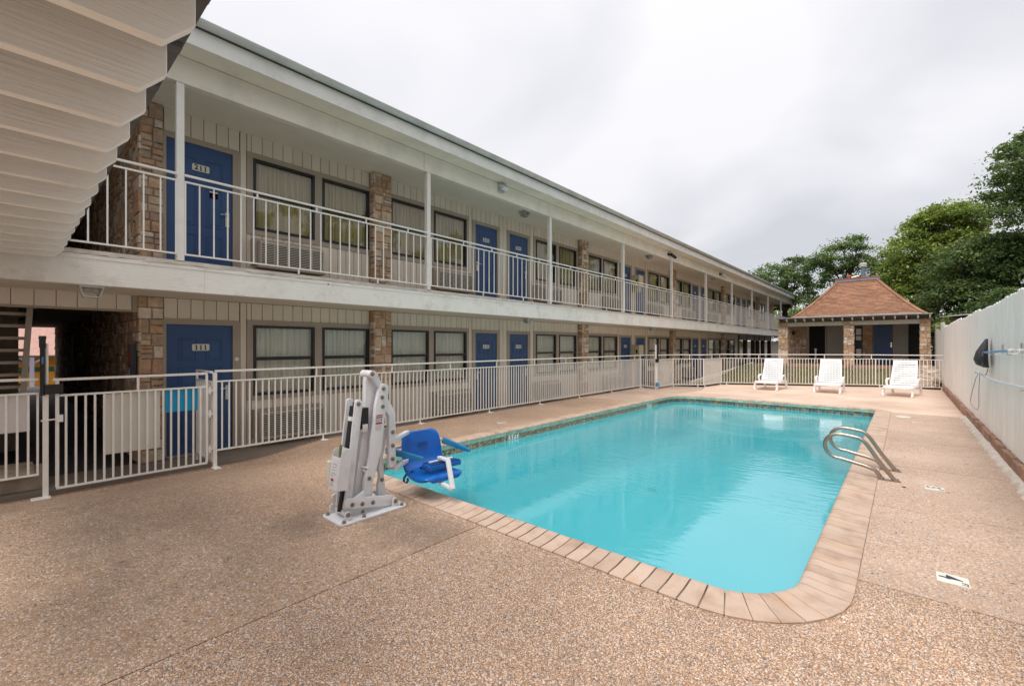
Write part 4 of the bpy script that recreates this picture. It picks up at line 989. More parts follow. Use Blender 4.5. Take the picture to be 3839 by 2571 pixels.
MB().box(XFN - .03, XFN + .10, .17, .33, -.158, -.145).build('foot_plate', 'white_metal', gp, bevel=.003)
MB().cyl((XFN, .298, 1.03), (XFN, .298, 1.615), .014, 10).build('pole', 'white_metal', gp)
m = MB().tube([(XFN + .03, .262, 1.02), (XFN + .03, .262, 1.56), (XFN + .03, .262, 1.57), (XFN + .03, .262, 1.66), (XFN + .03, .262, 1.665), (XFN + .03, .262, 1.70)], [.021, .021, .028, .028, .033, .03], 14)
m.build('latch_tube', 'black_plastic', gp, smooth=True)
m = MB().box(XFN - .02, XFN + .05, .28, .43, 1.03, 1.14); m.build('latch_bracket', 'black_plastic', gp, bevel=.006)
MB().box(XFN + .050, XFN + .0515, .255, .27, 1.38, 1.46).build('blue_label', 'pole_blue', gp)
# far corner: jog of the fence round the second gate
A, B, C_, D_, E_, Fp, Gp = (-6.77, 15.62), (-6.71, 17.03), (-5.76, 17.60), (-5.60, 19.25), (-3.74, 20.32), (-.83, 21.96), (1.04, 22.08)
H3 = (.09, 1.075, 1.235)
rail_run('pool_fence', (XFN, 15.74), A, 'short white fence piece between the long fence and the far gate post', 'fence', FG, *H3, .10, 2, foot_z=0, feet=[.02])
rail_run('iron_gate', A, B, 'white iron gate with a blue cap on its post at the far fence corner', 'gate', 'white iron gates', *H3, .085, 2, ends=[(1.41, 0, 1.1, .04)])
rail_run('pool_fence', B, C_, 'short white fence piece just beyond the far gate', 'fence', FG, *H3, .10, .6, foot_z=-.1, feet=[.9])
rail_run('pool_fence', C_, D_, 'white fence piece turning back from the far gate toward the lawn', 'fence', FG, *H3, .085, .75, foot_z=0, feet=[.1, 1.55])
rail_run('pool_fence', D_, E_, 'white fence piece behind the leftmost lounge chair', 'fence', FG, *H3, .105, 1.4, foot_z=0, feet=[.2])
rail_run('pool_fence', E_, Fp, 'white fence piece behind the middle lounge chair', 'fence', FG, *H3, .105, 1.6, foot_z=0, feet=[])
rail_run('pool_fence', Fp, Gp, 'white fence piece behind the rightmost lounge chair, ending at the board fence', 'fence', FG, *H3, .105, 1.9, foot_z=0, feet=[.12, 1.83])
gp2 = empty('gate_post', (*A, 0), label='white gate post with black latch tube and blue cap at the far gate', cat='gate post')
MB().box(A[0] - .04, A[0] + .04, A[1] - .04, A[1] + .04, 0, 1.62).build('post', 'white_metal', gp2, bevel=.004)
MB().cyl((A[0] + .06, A[1] - .05, 1.05), (A[0] + .06, A[1] - .05, 1.68), .028, 10).box(A[0] - .0, A[0] + .1, A[1] - .1, A[1], .98, 1.10).build('latch_tube', 'black_plastic', gp2, smooth=True)
MB().cyl((A[0] + .05, A[1] - .05, .16), (A[0] + .05, A[1] - .05, .25), .055, 14).box(A[0] + .0, A[0] + .14, A[1] - .1, A[1] - .02, .12, .16).build('blue_cap', 'pole_blue', gp2)

# ------------------------------------------------------------------ overhead walkway with bevelled joists
ov = empty('overhead_walkway', (-4.4, -1.4, 2.57), label='cream joists with cut corners carrying a dark deck overhead at the upper left', cat='walkway')
jm = MB().prism([(-1.15, 2.572), (.335, 2.572), (.42, 2.665), (.42, 2.808), (-1.15, 2.808)], 'x', -.044, 0)
jme = jm.mesh('joist', 'joist_wood', bevel=.003, seg=1)
for k in range(15):
    x = -1.385 - .4075 * k
    if x > -7.2: link('joist', jme, (x, 0, 0), ov)
MB().box(-7.465, -1.15, -1.2, .475, 2.812, 2.93).build('deck_slab', 'dark_slab', ov)
bk_ = MB().box(-.03, .03, .421, .468, 2.79, 2.811).mesh('joist_bracket', 'dark_slab')
for k in range(15):
    x = -1.385 - .4075 * k - .02
    if x > -7.2: link('joist_bracket', bk_, (x, 0, 0), ov)
# ------------------------------------------------------------------ white board fence with brick curb
wf = empty('board_fence', (1.07, 12, 0), label='tall white wooden board fence along the right side of the pool deck', cat='fence')
rng = random.Random(21); y = -4.0; i = 0; lift = 0
wfx = 1.06
gaps = MB().box(wfx + .012, wfx + .03, -4, 22.15, .2, 2.2).build('backing_rail', 'fence_gap', wf)
while y < 22.15:
    w = rng.uniform(.125, .15)
    if i % 9 == 0: lift = rng.uniform(-.03, .03)
    top = 2.255 + lift + rng.uniform(-.012, .012); bot = .185 + rng.uniform(-.012, .012); x = wfx + rng.uniform(-.0015, .0015); g = rng.uniform(.0018, .0042)
    MB().prism([(y + g, bot), (y + w - g, bot + rng.uniform(-.004, .004)), (y + w - g, top - .02), (y + w - g - .02, top), (y + g + .02, top + rng.uniform(-.006, .006)), (y + g, top - .02)], 'x', x, x + .018).build('board', 'wood_fence_white', wf)
    y += w; i += 1
while y < 29:
    w = .14; t = (y - 22.15) / 7; top = 2.43 + .08 * t + rng.uniform(-.02, .02); bot = .22 + .35 * t
    if y > 26.9: top += .08
    MB().box(wfx, wfx + .018, y + .004, y + w - .004, bot, top).build('board', 'wood_fence_white', wf); y += w
MB().box(wfx + .02, wfx + .03, 22.15, 29, .3, 2.3).build('backing_rail', 'fence_gap', wf)
y = -4.0
while y < 22.1:
    L = rng.choice([.2, .28, .4]) + rng.uniform(-.02, .02); h = rng.uniform(.165, .195)
    MB().box(1.0 + rng.uniform(0, .012), 1.075, y + .006, y + L - .006, -.01, h).build('brick', 'brick_red', wf, bevel=.006, seg=1); y += L
MB().box(1.012, 1.07, -4, 22.1, -.01, .15).build('mortar_bed', 'mortar', wf)
vs = []; fs = []; y = -4.0; k = 0
while y < 13.9:
    ww = .05 + .045 * random.Random(int(y * 50)).random(); hh = .02 + .02 * random.Random(int(y * 70) + 1).random()
    vs += [(1.02, y, .0), (1.02, y, .045 + hh * .4), (1.0 - ww * .5, y, .02 + hh * .8), (1.0 - ww, y, .002), (1.0 - ww, y, -.01)]
    if k: fs += [(5 * (k - 1) + j, 5 * (k - 1) + j + 1, 5 * k + j + 1, 5 * k + j) for j in range(4)]
    y += .06; k += 1
MB().add(vs, fs).build('mortar_smear', 'concrete_pale', wf, smooth=True)
# pool tools hanging on the fence
n1 = empty('skimmer_net', (.95, 10.4, 1.5), label='black bag skimmer net hanging on the white fence, on the end of the blue pole', cat='pool net')
m = MB(); secs = []
for (z, ya, yb, d) in ((1.70, 10.60, 10.66, .02), (1.60, 10.46, 10.72, .055), (1.48, 10.32, 10.80, .09), (1.36, 10.24, 10.84, .105), (1.28, 10.24, 10.76, .09), (1.235, 10.36, 10.62, .04)):
    c = (ya + yb) / 2; a = (yb - ya) / 2; secs.append([(1.03 - d * .9 - d * .8 * math.cos(R(t)), c + a * math.sin(R(t)), z) for t in range(0, 360, 30)])
vs = [p for s_ in secs for p in s_]; fs = [(i * 12 + j, i * 12 + (j + 1) % 12, (i + 1) * 12 + (j + 1) % 12, (i + 1) * 12 + j) for i in range(5) for j in range(12)] + [tuple(range(12)), tuple(range(60, 72))]
m.add(vs, fs).build('net_bag', 'net_black', n1, smooth=True)
MB().tube([(.93, 10.2, 1.26), (.92, 10.1, 1.33), (.92, 10.12, 1.42), (.93, 10.2, 1.47)], .012, 8).build('frame', 'black_plastic', n1, smooth=True)
MB().tube([(1.0, 10.36, 1.23), (.99, 10.38, 1.15), (.98, 10.5, 1.10)], .006, 6).build('strap', 'hose_brown', n1)
p1 = empty('telescopic_pole', (.95, 7, 1.5), label='blue and white telescopic pole lying on hooks along the white fence', cat='pole')
MB().cyl((.955, 10.34, 1.475), (.95, 7.92, 1.528), .018, 12).build('blue_tube', 'pole_blue', p1, smooth=True)
MB().cyl((.95, 7.92, 1.528), (.95, 4.6, 1.56), .014, 12).build('white_tube', 'pole_white', p1, smooth=True)
for y in (7.9, 7.3): MB().cyl((.95, y - .06, 1.53), (.95, y + .06, 1.528), .026, 14).build('clamp', 'sign_white', p1, smooth=True)
p2 = empty('vacuum_pole', (.95, 7, 1.1), label='pale bent pole with a looped hose hanging low on the white fence', cat='pole')
MB().tube([(.96, 11.3, 1.13), (.955, 10.75, 1.114), (.955, 10.1, 1.095), (.955, 9.3, 1.09), (.955, 8.1, 1.112), (.955, 7.1, 1.14), (.955, 4.5, 1.18)], .017, 12).build('tube', 'pole_white', p2, smooth=True)
MB().tube([(.97, 11.66, 1.10), (.97, 11.1, 1.13), (.96, 10.9, 1.12)], .012, 8).build('end_grip', 'hose_brown', p2, smooth=True)
lp = [(.975, 11.25, 1.12), (.96, 11.5, 1.0), (.955, 11.9, .78), (.955, 12.25, .58), (.955, 12.3, .50), (.955, 12.0, .455), (.955, 11.5, .45), (.955, 11.2, .47), (.955, 11.0, .55), (.955, 11.0, .8), (.97, 11.05, 1.12)]
MB().tube(lp, .0055, 6).build('hose', 'hose_brown', p2, smooth=True)
for y, z in ((9.39, 1.475), (8.01, 1.49), (5.6, 1.51)):
    tag(MB().box(1.045, 1.058, y - .03, y + .03, z, z + .13).tube([(1.05, y, z + .01), (.99, y, z - .01), (.94, y, z - .02), (.92, y, z + .03)], .008, 6).build('hook', 'steel'),
        'steel hook on the white fence under the blue pole' if y > 9 else ('steel hook where the blue pole meets its white half' if y > 8 else 'steel hook under the white half of the pole'), 'hook', 'steel hooks on the white fence')
tag(MB().tube([(1.05, 7.5, 1.10), (.96, 7.45, 1.085), (.94, 7.3, 1.10)], .008, 6).build('hook', 'steel'), 'steel hook under the low pale pole on the white fence', 'hook', 'steel hooks on the white fence')

# ------------------------------------------------------------------ pool lift
lift = empty('pool_lift', (-3.87, 2.27, 0), label='white pool lift with a bright blue seat bolted to the deck beside the pool', cat='pool lift')
def plate(nm, poly, xa, xb, mat='white_powder', par=lift, bev=.004, **k): return MB().prism(poly, 'x', xa, xb).build(nm, mat, par, bevel=bev, seg=2, smooth=True, **k)
r = .05; bp = []
for (cx, cy, a0) in ((-3.68 - r, 2.62 - r, 0), (-4.06 + r, 2.62 - r, 90), (-4.06 + r, 1.92 + r, 180), (-3.68 - r, 1.92 + r, 270)):
    bp += [(cx + r * math.cos(R(a0 + t)), cy + r * math.sin(R(a0 + t))) for t in (0, 30, 60, 90)]
MB().prism(bp, 'z', .002, .022).build('base_plate', 'white_powder', lift, bevel=.003, smooth=True)
hexb = MB().cyl((0, 0, .022), (0, 0, .027), .020, 12).cyl((0, 0, .027), (0, 0, .045), .014, 6).mesh('bolt', 'bolt_steel')
for (x, y) in ((-4.006, 1.962), (-3.712, 1.965), (-3.712, 2.16), (-3.82, 2.21), (-3.71, 2.565), (-4.02, 2.57)): link('bolt', hexb, (x, y, 0), lift)
mast = [(2.388, 1.207), (2.405, 1.216), (2.432, 1.219), (2.462, 1.208), (2.476, 1.189), (2.478, 1.165), (2.464, 1.026), (2.431, .875), (2.417, .733), (2.4, .593), (2.371, .496), (2.331, .362), (2.306, .277), (2.299, .153), (2.201, .16), (2.22, .307), (2.252, .419), (2.286, .582), (2.291, .692), (2.308, .79), (2.325, .909), (2.342, 1.038), (2.371, 1.152)]
plate('mast', mast, -3.80, -3.848); plate('mast', mast, -3.945, -3.985)
rear = [(2.123, 1.069), (2.139, 1.087), (2.171, 1.088), (2.195, 1.07), (2.198, 1.042), (2.187, .965), (2.166, .79), (2.139, .599), (2.118, .408), (2.102, .285), (2.087, .197), (2.06, .10), (2.02, .10), (2.04, .329), (2.058, .469), (2.076, .649), (2.097, .849), (2.113, .973)]
plate('rear_arm', rear, -3.80, -3.825); plate('rear_arm', rear, -3.955, -3.98)
plate('top_arm', [(2.285, 1.31), (2.295, 1.345), (2.32, 1.352), (2.345, 1.34), (2.43, 1.185), (2.405, 1.15), (2.38, 1.17)], -3.815, -3.842)
MB().cyl((-3.812, 2.315, 1.312), (-3.99, 2.315, 1.312), .040, 24).build('pivot_cap', 'white_powder', lift, smooth=True)
plate('inner_arm', [(2.29, 1.335), (2.345, 1.33), (2.405, 1.20), (2.398, 1.024), (2.363, .883), (2.349, .751), (2.345, .70), (2.300, .453), (2.262, .258), (2.25, .16), (2.15, .16), (2.165, .251), (2.195, .474), (2.245, .766), (2.272, 1.015), (2.275, 1.25)], -3.88, -3.94)
plate('front_link', [(2.524, .764), (2.5, .619), (2.47, .488), (2.482, .295), (2.495, .185), (2.52, .05), (2.42, .05), (2.416, .214), (2.434, .294), (2.425, .384), (2.452, .627), (2.488, .769)], -3.89, -3.93)
lk = [(1.994, .169), (1.999, .196), (2.026, .211), (2.096, .201), (2.191, .243), (2.196, .185), (2.278, .165), (2.289, .194), (2.329, .157), (2.498, .127), (2.531, .103), (2.536, .065), (2.528, .032), (2.462, .036), (2.256, .074), (2.065, .107), (2.014, .13)]
plate('link_plate', lk, -3.76, -3.785); plate('link_plate', lk, -3.985, -4.01)
for (ya, yb) in ((1.985, 2.045), (2.475, 2.54)):
    for xa in (-3.735, -4.02): MB().prism([(ya, .022), (yb, .022), (yb - .004, .085), (yb - .02, .105), (ya + .02, .105), (ya + .004, .085)], 'x', xa, xa - .015).build('lug', 'white_powder', lift, bevel=.002, seg=1)
MB().box(-3.985, -3.785, 2.02, 2.05, .045, .085).box(-3.985, -3.785, 2.49, 2.52, .05, .085).build('pivot_bar', 'white_powder', lift)
plate('seat_post', [(2.425, 1.118), (2.462, 1.085), (2.558, .925), (2.563, .40), (2.55, .385), (2.495, .385), (2.49, .885), (2.430, .99), (2.405, 1.07)], -3.806, -3.866)
for z in (.655, .36):
    MB().bar((-3.82, 2.555, z), (-3.99, 2.83, z + .01), .05, .035).build('seat_bracket', 'white_powder', lift, bevel=.003, seg=1)
MB().bar((-3.83, 2.56, .51), (-4.07, 2.70, .51), .03, .025).bar((-4.075, 2.65, .50), (-4.04, 3.38, .50), .025, .025).build('arm_bar', 'white_powder', lift)
bm_ = MB().cyl((0, 0, 0), (.005, 0, 0), .020, 12).cyl((.005, 0, 0), (.018, 0, 0), .013, 6).cyl((.018, 0, 0), (.026, 0, 0), .008, 8).mesh('bolt', 'bolt_steel')
for (x, y, z) in ((-3.80, 2.419, 1.171), (-3.80, 2.404, 1.088), (-3.80, 2.41, .998), (-3.80, 2.266, .333), (-3.813, 2.305, 1.318), (-3.80, 2.154, 1.048), (-3.76, 2.071, .145), (-3.76, 2.17, .127), (-3.76, 2.279, .112),
                  (-3.732, 2.51, .07), (-3.732, 2.015, .075), (-3.80, 2.523, .734), (-3.80, 2.523, .599), (-3.80, 2.523, .468), (-3.885, 2.455, .262)): link('bolt', bm_, (x, y, z), lift)
act = MB().tube([(-3.89, 2.165, 1.06), (-3.89, 2.16, 1.02)], .015, 10).tube([(-3.89, 2.155, 1.02), (-3.89, 2.10, .62), (-3.89, 2.075, .40)], .034, 16).tube([(-3.89, 2.075, .42), (-3.89, 2.015, .07)], .022, 12)
act.build('actuator', 'black_plastic', lift, smooth=True)
MB().tube([(-3.89, 2.141, .925), (-3.89, 2.135, .885)], .0355, 16).build('actuator_label', 'sign_white', lift)
MB().box(-3.90, -3.835, 2.205, 2.28, .80, 1.0).build('motor', 'black_plastic', lift, bevel=.006)
MB().box(-3.895, -3.84, 2.21, 2.27, .775, .80).box(-3.8345, -3.8335, 2.215, 2.27, .80, .845).build('motor_label', 'sign_white', lift)
MB().tube([(-3.86, 2.22, 1.0), (-3.86, 2.215, 1.05), (-3.86, 2.19, 1.07), (-3.87, 2.17, 1.04)], .007, 6).build('cable', 'black_plastic', lift, smooth=True)
MB().tube([(-3.83, 2.24, .40), (-3.90, 2.24, .41)], .012, 8).tube([(-3.80, 2.26, .43), (-3.96, 2.20, .44)], .011, 8).build('cross_tube', 'white_powder', lift, smooth=True)
bx = MB().prism([(2.05, .66), (1.987, .667), (1.958, .65), (1.94, .605), (1.905, .315), (2.005, .30)], 'x', -3.722, -3.728).prism([(2.05, .66), (1.987, .667), (1.958, .65), (1.94, .605), (1.905, .315), (2.005, .30)], 'x', -3.872, -3.878)
bx.prism([(1.936, .585), (1.94, .60), (1.91, .32), (1.902, .315)][::1], 'x', -3.728, -3.872).prism([(1.905, .315), (2.005, .30), (2.005, .308), (1.905, .323)], 'x', -3.728, -3.872)
bx.prism([(2.028, .66), (2.035, .66), (2.008, .31), (2.0, .31)], 'x', -3.728, -3.872)
bb = bx.build('battery_box', 'white_powder', lift)
MB().box(-3.93, -3.878, 1.91, 2.0, .36, .545).build('controller', 'sign_cream', lift, bevel=.004)
lb = MB(); 
def front_line(z0, z1, xa, xb, m):
    f = lambda z: 1.902 + (z - .32) * (.036 / .27) - .0015
    lb.add([(xa, f(z0), z0), (xb, f(z0), z0), (xb, f(z1), z1), (xa, f(z1), z1)], [(0, 1, 2, 3)], m)
for z, xa, xb in ((.53, -3.845, -3.765), (.505, -3.845, -3.775), (.48, -3.845, -3.79), (.45, -3.85, -3.76), (.43, -3.85, -3.81)): front_line(z, z + .005, xa, xb, 0)
front_line(.385, .408, -3.845, -3.80, 1)
for k in range(4): front_line(.345 + k * .009, .3475 + k * .009, -3.85, -3.80, 0)
lb.build('instruction_print', ['ink_grey', 'ink_red'], bb)
MB().tube([(-3.80, 1.975, .58), (-3.795, 1.972, .64), (-3.79, 1.978, .70)], .013, 10).build('coil_cable', 'siren_green', lift, smooth=True)
lb = MB()   # DANGER label on the mast
def lq(y0, y1, z0, z1, m, dx=0.0): lb.add([(-3.7985 + dx, y0, z0), (-3.7985 + dx, y1, z0), (-3.7985 + dx, y1 + .003, z1), (-3.7985 + dx, y0 + .003, z1)], [(0, 1, 2, 3)], m)
lq(2.337, 2.408, .892, .922, 0); lq(2.341, 2.404, .897, .917, 1, .0005); put_text(lb, 'DANGER', .018, (-3.7975, 2.374, .907), (0, 1, 0), (0, 0, 1), 2, .0003)
put_text(lb, 'PINCH', .015, (-3.7985, 2.356, .878), (0, 1, 0), (0, 0, 1), 0, .0003); put_text(lb, 'POINT', .015, (-3.7985, 2.354, .862), (0, 1, 0), (0, 0, 1), 0, .0003); lq(2.385, 2.396, .860, .882, 0)
lq(2.330, 2.400, .833, .851, 1)
for k in range(5): lq(2.326, 2.392, .775 + k * .011, .7775 + k * .011, 3)
lb.build('warning_label', ['ink_black', 'ink_red', 'sign_white', 'ink_grey'], lift)
# seat shell
S0 = Vector((-3.775, 2.995, 0)); yaw = R(-4); fv = Vector((math.cos(yaw), math.sin(yaw), 0)); sv = Vector((-fv.y, fv.x, 0))
prof = [(-.225, .652, .17, 0), (-.228, .645, .205, .2), (-.224, .625, .235, .5), (-.214, .57, .25, 1), (-.204, .51, .258, 1), (-.193, .45, .262, 1), (-.178, .39, .264, .9), (-.155, .335, .264, .6), (-.115, .295, .262, .3), (-.05, .277, .264, -.2), (.04, .270, .270, -.6), (.12, .272, .268, -.6), (.18, .278, .258, -.3), (.225, .272, .238, -.1), (.25, .250, .21, 0), (.252, .215, .185, 0), (.235, .195, .16, 0)]
vs = []; NX = 12
for layer in (0, 1):
    for i, (a, z, w, cv) in enumerate(prof):
        p0_, p1_ = prof[max(i - 1, 0)], prof[min(i + 1, len(prof) - 1)]
        t = Vector((p1_[0] - p0_[0], p1_[1] - p0_[1])).normalized(); nrm = Vector((-t.y, t.x))  # inward side
        for j in range(NX + 1):
            u = -1 + 2 * j / NX; e = abs(u) ** 3
            off = (0.030 * u * u * max(cv, 0)); dz = (0.022 * u * u * max(-cv, 0)) - (.05 * abs(u) ** 6 * (0, 0, 0, 0, 0, 0, 0, 0, .4, .8, 1, 1, .8, .4, .15, 0, 0)[i])
            a2, z2 = a + off - (.025 * e if i <= 8 else 0), z + dz
            if layer: a2 += nrm.x * -(.026 if i < 8 else .042); z2 += nrm.y * -(.026 if i < 8 else .042)
            q = S0 + fv * a2 + sv * (u * w * (1.0 if not layer else .93)); vs.append((q.x, q.y, z2))
K = NX + 1; Pn = len(prof); fs = []
for i in range(Pn - 1):
    for j in range(NX):
        fs.append((i * K + j, i * K + j + 1, (i + 1) * K + j + 1, (i + 1) * K + j)); o = Pn * K
        fs.append((o + i * K + j, o + (i + 1) * K + j, o + (i + 1) * K + j + 1, o + i * K + j + 1))
    fs.append((i * K, (i + 1) * K, Pn * K + (i + 1) * K, Pn * K + i * K)); fs.append((i * K + NX, Pn * K + i * K + NX, Pn * K + (i + 1) * K + NX, (i + 1) * K + NX))
for i in (0, Pn - 1):
    for j in range(NX): fs.append((i * K + j, Pn * K + i * K + j, Pn * K + i * K + j + 1, i * K + j + 1))
seat = MB().add(vs, fs).build('seat', 'seat_blue', lift, smooth=True)
md = seat.modifiers.new('sub', 'SUBSURF'); md.levels = 1; md.render_levels = 2
q = S0 + fv * (-.181); MB().bar((q.x, q.y - .06, .525), (q.x, q.y + .06, .527), .006, .012).bar((q.x, q.y - .06, .50), (q.x, q.y + .06, .502), .014, .006).build('hand_slot', 'strap_blue', seat)
for sgn, P0, P1, lb_ in ((-1, (-4.10, 2.645, .482), (-3.62, 2.76, .452), 'left'), (1, (-4.06, 3.375, .482), (-3.54, 3.315, .452), 'right')):
    P0, P1 = Vector(P0), Vector(P1); d = (P1 - P0).normalized(); s_ = Vector((-d.y, d.x, 0)).normalized(); up = Vector((0, 0, 1))
    m = MB(); ps = []
    for t, w, h in ((0, .018, .034), (.04, .019, .037), (.5, .018, .029), (.95, .017, .019), (1, .013, .014)):
        c = P0.lerp(P1, t) + up * (.0)
        ps += [c + s_ * w + up * h, c - s_ * w + up * h, c - s_ * w - up * h * .9, c + s_ * w - up * h * .9]
    m.add(ps, [(0, 1, 2, 3), (16, 17, 18, 19)] + [(i * 4 + j, i * 4 + (j + 1) % 4, i * 4 + 4 + (j + 1) % 4, i * 4 + 4 + j) for i in range(4) for j in range(4)])
    m.build('armrest', 'arm_blue', lift, bevel=.004, smooth=True)
def fpt(a, s_, z): q = S0 + fv * a + sv * s_; return Vector((q.x, q.y, z))
fr = MB(); c = fpt(.10, .05, .335); A_ = Vector((fv.x, fv.y, 0)); Bv = sv
tray = MB().obox(c, A_ * .075, Bv * .205, (0, 0, .028)).build('footrest', 'seat_blue', lift, bevel=.016, smooth=True)
rb = MB()
for k in range(9): rb.obox(c + Bv * (-.17 + k * .0425) + Vector((0, 0, .031)), A_ * .060, Bv * .003, (0, 0, .004))
rb.obox(c + Vector((0, 0, .031)) + A_ * .062, A_ * .004, Bv * .19, (0, 0, .006)).obox(c + Vector((0, 0, .031)) - A_ * .062, A_ * .004, Bv * .19, (0, 0, .006)); rb.build('rib', 'strap_blue', tray)
MB().obox(c + Vector((-.01, 0, .045)), A_ * .012, Bv * .15, (0, 0, .008)).build('footrest_bar', 'white_powder', lift, bevel=.002, seg=1)
pa, pb, pc, pd = fpt(.08, .03, .41), fpt(.30, -.01, .425), fpt(.44, -.06, .175), fpt(.2, -.04, .185)
MB().bar(pa, pb, .045, .026).build('footrest_arm', 'white_powder', lift, bevel=.003, seg=1)
MB().bar(pb + Vector((-.01, 0, .008)), pc, .045, .030, up=(1, 0, 0.4)).build('footrest_arm', 'white_powder', lift, bevel=.003, seg=1)
MB().bar(pc, pd, .045, .026).build('footrest_arm', 'white_powder', lift, bevel=.003, seg=1)
MB().obox(fpt(.05, 0, .222), A_ * .16, Bv * .10, (0, 0, .014)).build('seat_base', 'pale_seat_base', lift, bevel=.003, seg=1)
# strap hanging at the near side of the seat
stp = [fpt(-.06, -.20, .285), fpt(-.10, -.245, .26), fpt(-.14, -.26, .20), fpt(-.13, -.265, .165), fpt(-.09, -.265, .16), fpt(-.06, -.262, .19), fpt(-.08, -.25, .215)]
m = MB(); vs = []; 
for p in stp: vs += [tuple(p - sv * .002 + fv * -.018), tuple(p - sv * .002 + fv * .018), tuple(p + sv * .003 + fv * .018), tuple(p + sv * .003 + fv * -.018)]
m.add(vs, [(i * 4 + j, i * 4 + (j + 1) % 4, i * 4 + 4 + (j + 1) % 4, i * 4 + 4 + j) for i in range(len(stp) - 1) for j in range(4)]).build('strap', 'strap_blue', lift, smooth=True)
MB().tube([fpt(-.05, -.12, .30), fpt(-.01, -.10, .31), fpt(.02, -.08, .315)], .012, 8).build('buckle', 'black_plastic', lift)

# ------------------------------------------------------------------ lounge chairs
def lounge():
    e = empty('lounge_chair', (0, 0, 0)); W = .35; T = 'chair_white'
    def b(nm, mb, **k): return mb.build(nm, T, e, local=True, **k)
    # seat bed: side rails and slats
    sp_ = [(0.0, .285), (.08, .315), (.3, .31), (.6, .30), (.85, .31), (1.33, .31)]
    def zc(y):
        for (a, za), (c, zb_) in zip(sp_[:-1], sp_[1:]):
            if a <= y <= c: return za + (zb_ - za) * (y - a) / (c - a)
        return .31
    for s_ in (-1, 1):
        m = MB()
        for (a, za), (c, zb_) in zip(sp_[:-1], sp_[1:]):
            m.add([(s_ * (W - .045), a, za), (s_ * W, a, za - .004), (s_ * (W + .004), a, za - .055), (s_ * (W - .03), a, za - .05), (s_ * (W - .045), c, zb_), (s_ * W, c, zb_ - .004), (s_ * (W + .004), c, zb_ - .055), (s_ * (W - .03), c, zb_ - .05)],
                  [(0, 1, 5, 4), (1, 2, 6, 5), (2, 3, 7, 6), (3, 0, 4, 7), (0, 3, 2, 1), (4, 5, 6, 7)])
        b('side_rail', m)
    y = .0
    while y < .80:
        z = zc(y + .03); mb = MB().box(-(W - .045), W - .045, y, y + .058, z - .018, z - .002); b('seat_slat', mb); y += .072
    b('end_rail', MB().box(-W, W, -.02, .02, .24, .292), bevel=.01)
    b('end_rail', MB().box(-W, W, 1.30, 1.34, .255, .31), bevel=.01)
    # raised backrest
    y0, z0_, y1, z1_ = .80, .315, 1.16, 1.10; d = Vector((0, y1 - y0, z1_ - z0_)); L = d.length; d.normalize(); n = Vector((0, -d.z, d.y))
    P = lambda x, t, o: Vector((x, y0, z0_)) + d * t + n * o
    bw = lambda t: .325 - .03 * (t / L) ** 2
    back = MB()
    for s_ in (-1, 1):
        for k in range(6):
            ta, tb = L * k / 6, L * (k + 1) / 6
            c0 = [P(s_ * bw(ta), ta, -.012), P(s_ * (bw(ta) - .05), ta, -.012), P(s_ * (bw(ta) - .05), ta, .012), P(s_ * bw(ta), ta, .02)]
            c1 = [P(s_ * bw(tb), tb, -.012), P(s_ * (bw(tb) - .05), tb, -.012), P(s_ * (bw(tb) - .05), tb, .012), P(s_ * bw(tb), tb, .02)]
            back.add(c0 + c1, [(0, 1, 5, 4), (1, 2, 6, 5), (2, 3, 7, 6), (3, 0, 4, 7), (0, 3, 2, 1), (4, 5, 6, 7)])
    bo = b('backrest', back, smooth=False)
    pts = [(-.295, L - .085), (-.292, L - .03), (-.262, L), (.262, L), (.292, L - .03), (.295, L - .085)]
    m = MB(); vs = [P(x, t, -.012) for x, t in pts] + [P(x, t, .014) for x, t in pts]; m.add(vs, [tuple(range(6)), tuple(range(6, 12))[::-1]] + [(i, (i + 1) % 6, 6 + (i + 1) % 6, 6 + i) for i in range(6)])
    m.build('back_slat', T, bo, local=True)
    t = .02
    while t < L - .13:
        m = MB(); bwm = bw(t) - .05; N = 8; vs = []
        for k in range(N + 1):
            x = -bwm + 2 * bwm * k / N; o = -.014 * (1 - (2 * k / N - 1) ** 2)
            vs += [P(x, t, o - .006), P(x, t + .054, o - .006), P(x, t + .054, o + .006), P(x, t, o + .006)]
        m.add(vs, [(i * 4 + j, i * 4 + (j + 1) % 4, i * 4 + 4 + (j + 1) % 4, i * 4 + 4 + j) for i in range(N) for j in range(4)]); m.build('back_slat', T, bo, local=True); t += .078
    # legs, flared and curved
    for s_ in (-1, 1):
        for yl_, dy in ((.06, -.03), (1.24, .06)):
            m = MB(); vs = []
            for z, w, o, yy in ((.29, .10, .0, 0), (.20, .062, .014, dy * .2), (.10, .05, .022, dy * .6), (.03, .06, .014, dy), (0.0, .06, .0, dy * .9)):
                xx = s_ * (W - .015 + o)
                vs += [(xx - .028, yl_ + yy - w, z), (xx + .028, yl_ + yy - w, z), (xx + .028, yl_ + yy + w, z), (xx - .028, yl_ + yy + w, z)]
            m.add(vs, [(0, 1, 2, 3), (16, 17, 18, 19)] + [(i * 4 + j, i * 4 + (j + 1) % 4, i * 4 + 4 + (j + 1) % 4, i * 4 + 4 + j) for i in range(4) for j in range(4)])
            b('leg', m, bevel=.006, seg=1)
        xx = s_ * (W + .02)
        m = MB().tube([(xx, .62, .29), (xx + s_ * .01, .58, .40), (xx + s_ * .01, .60, .475), (xx + s_ * .01, .70, .50), (xx + s_ * .01, .90, .50), (xx, 1.02, .47), (xx, 1.07, .38), (xx, 1.10, .28)], .034, 8)
        b('armrest', m, smooth=True)
    b('cross_bar', MB().box(-W, W, 1.14, 1.18, .21, .25))
    return e
def copy_tree(o, parent=None):
    c = o.copy(); COL.objects.link(c); c.parent = parent
    for ch in list(o.children): copy_tree(ch, c)
    return c
ch0 = lounge()
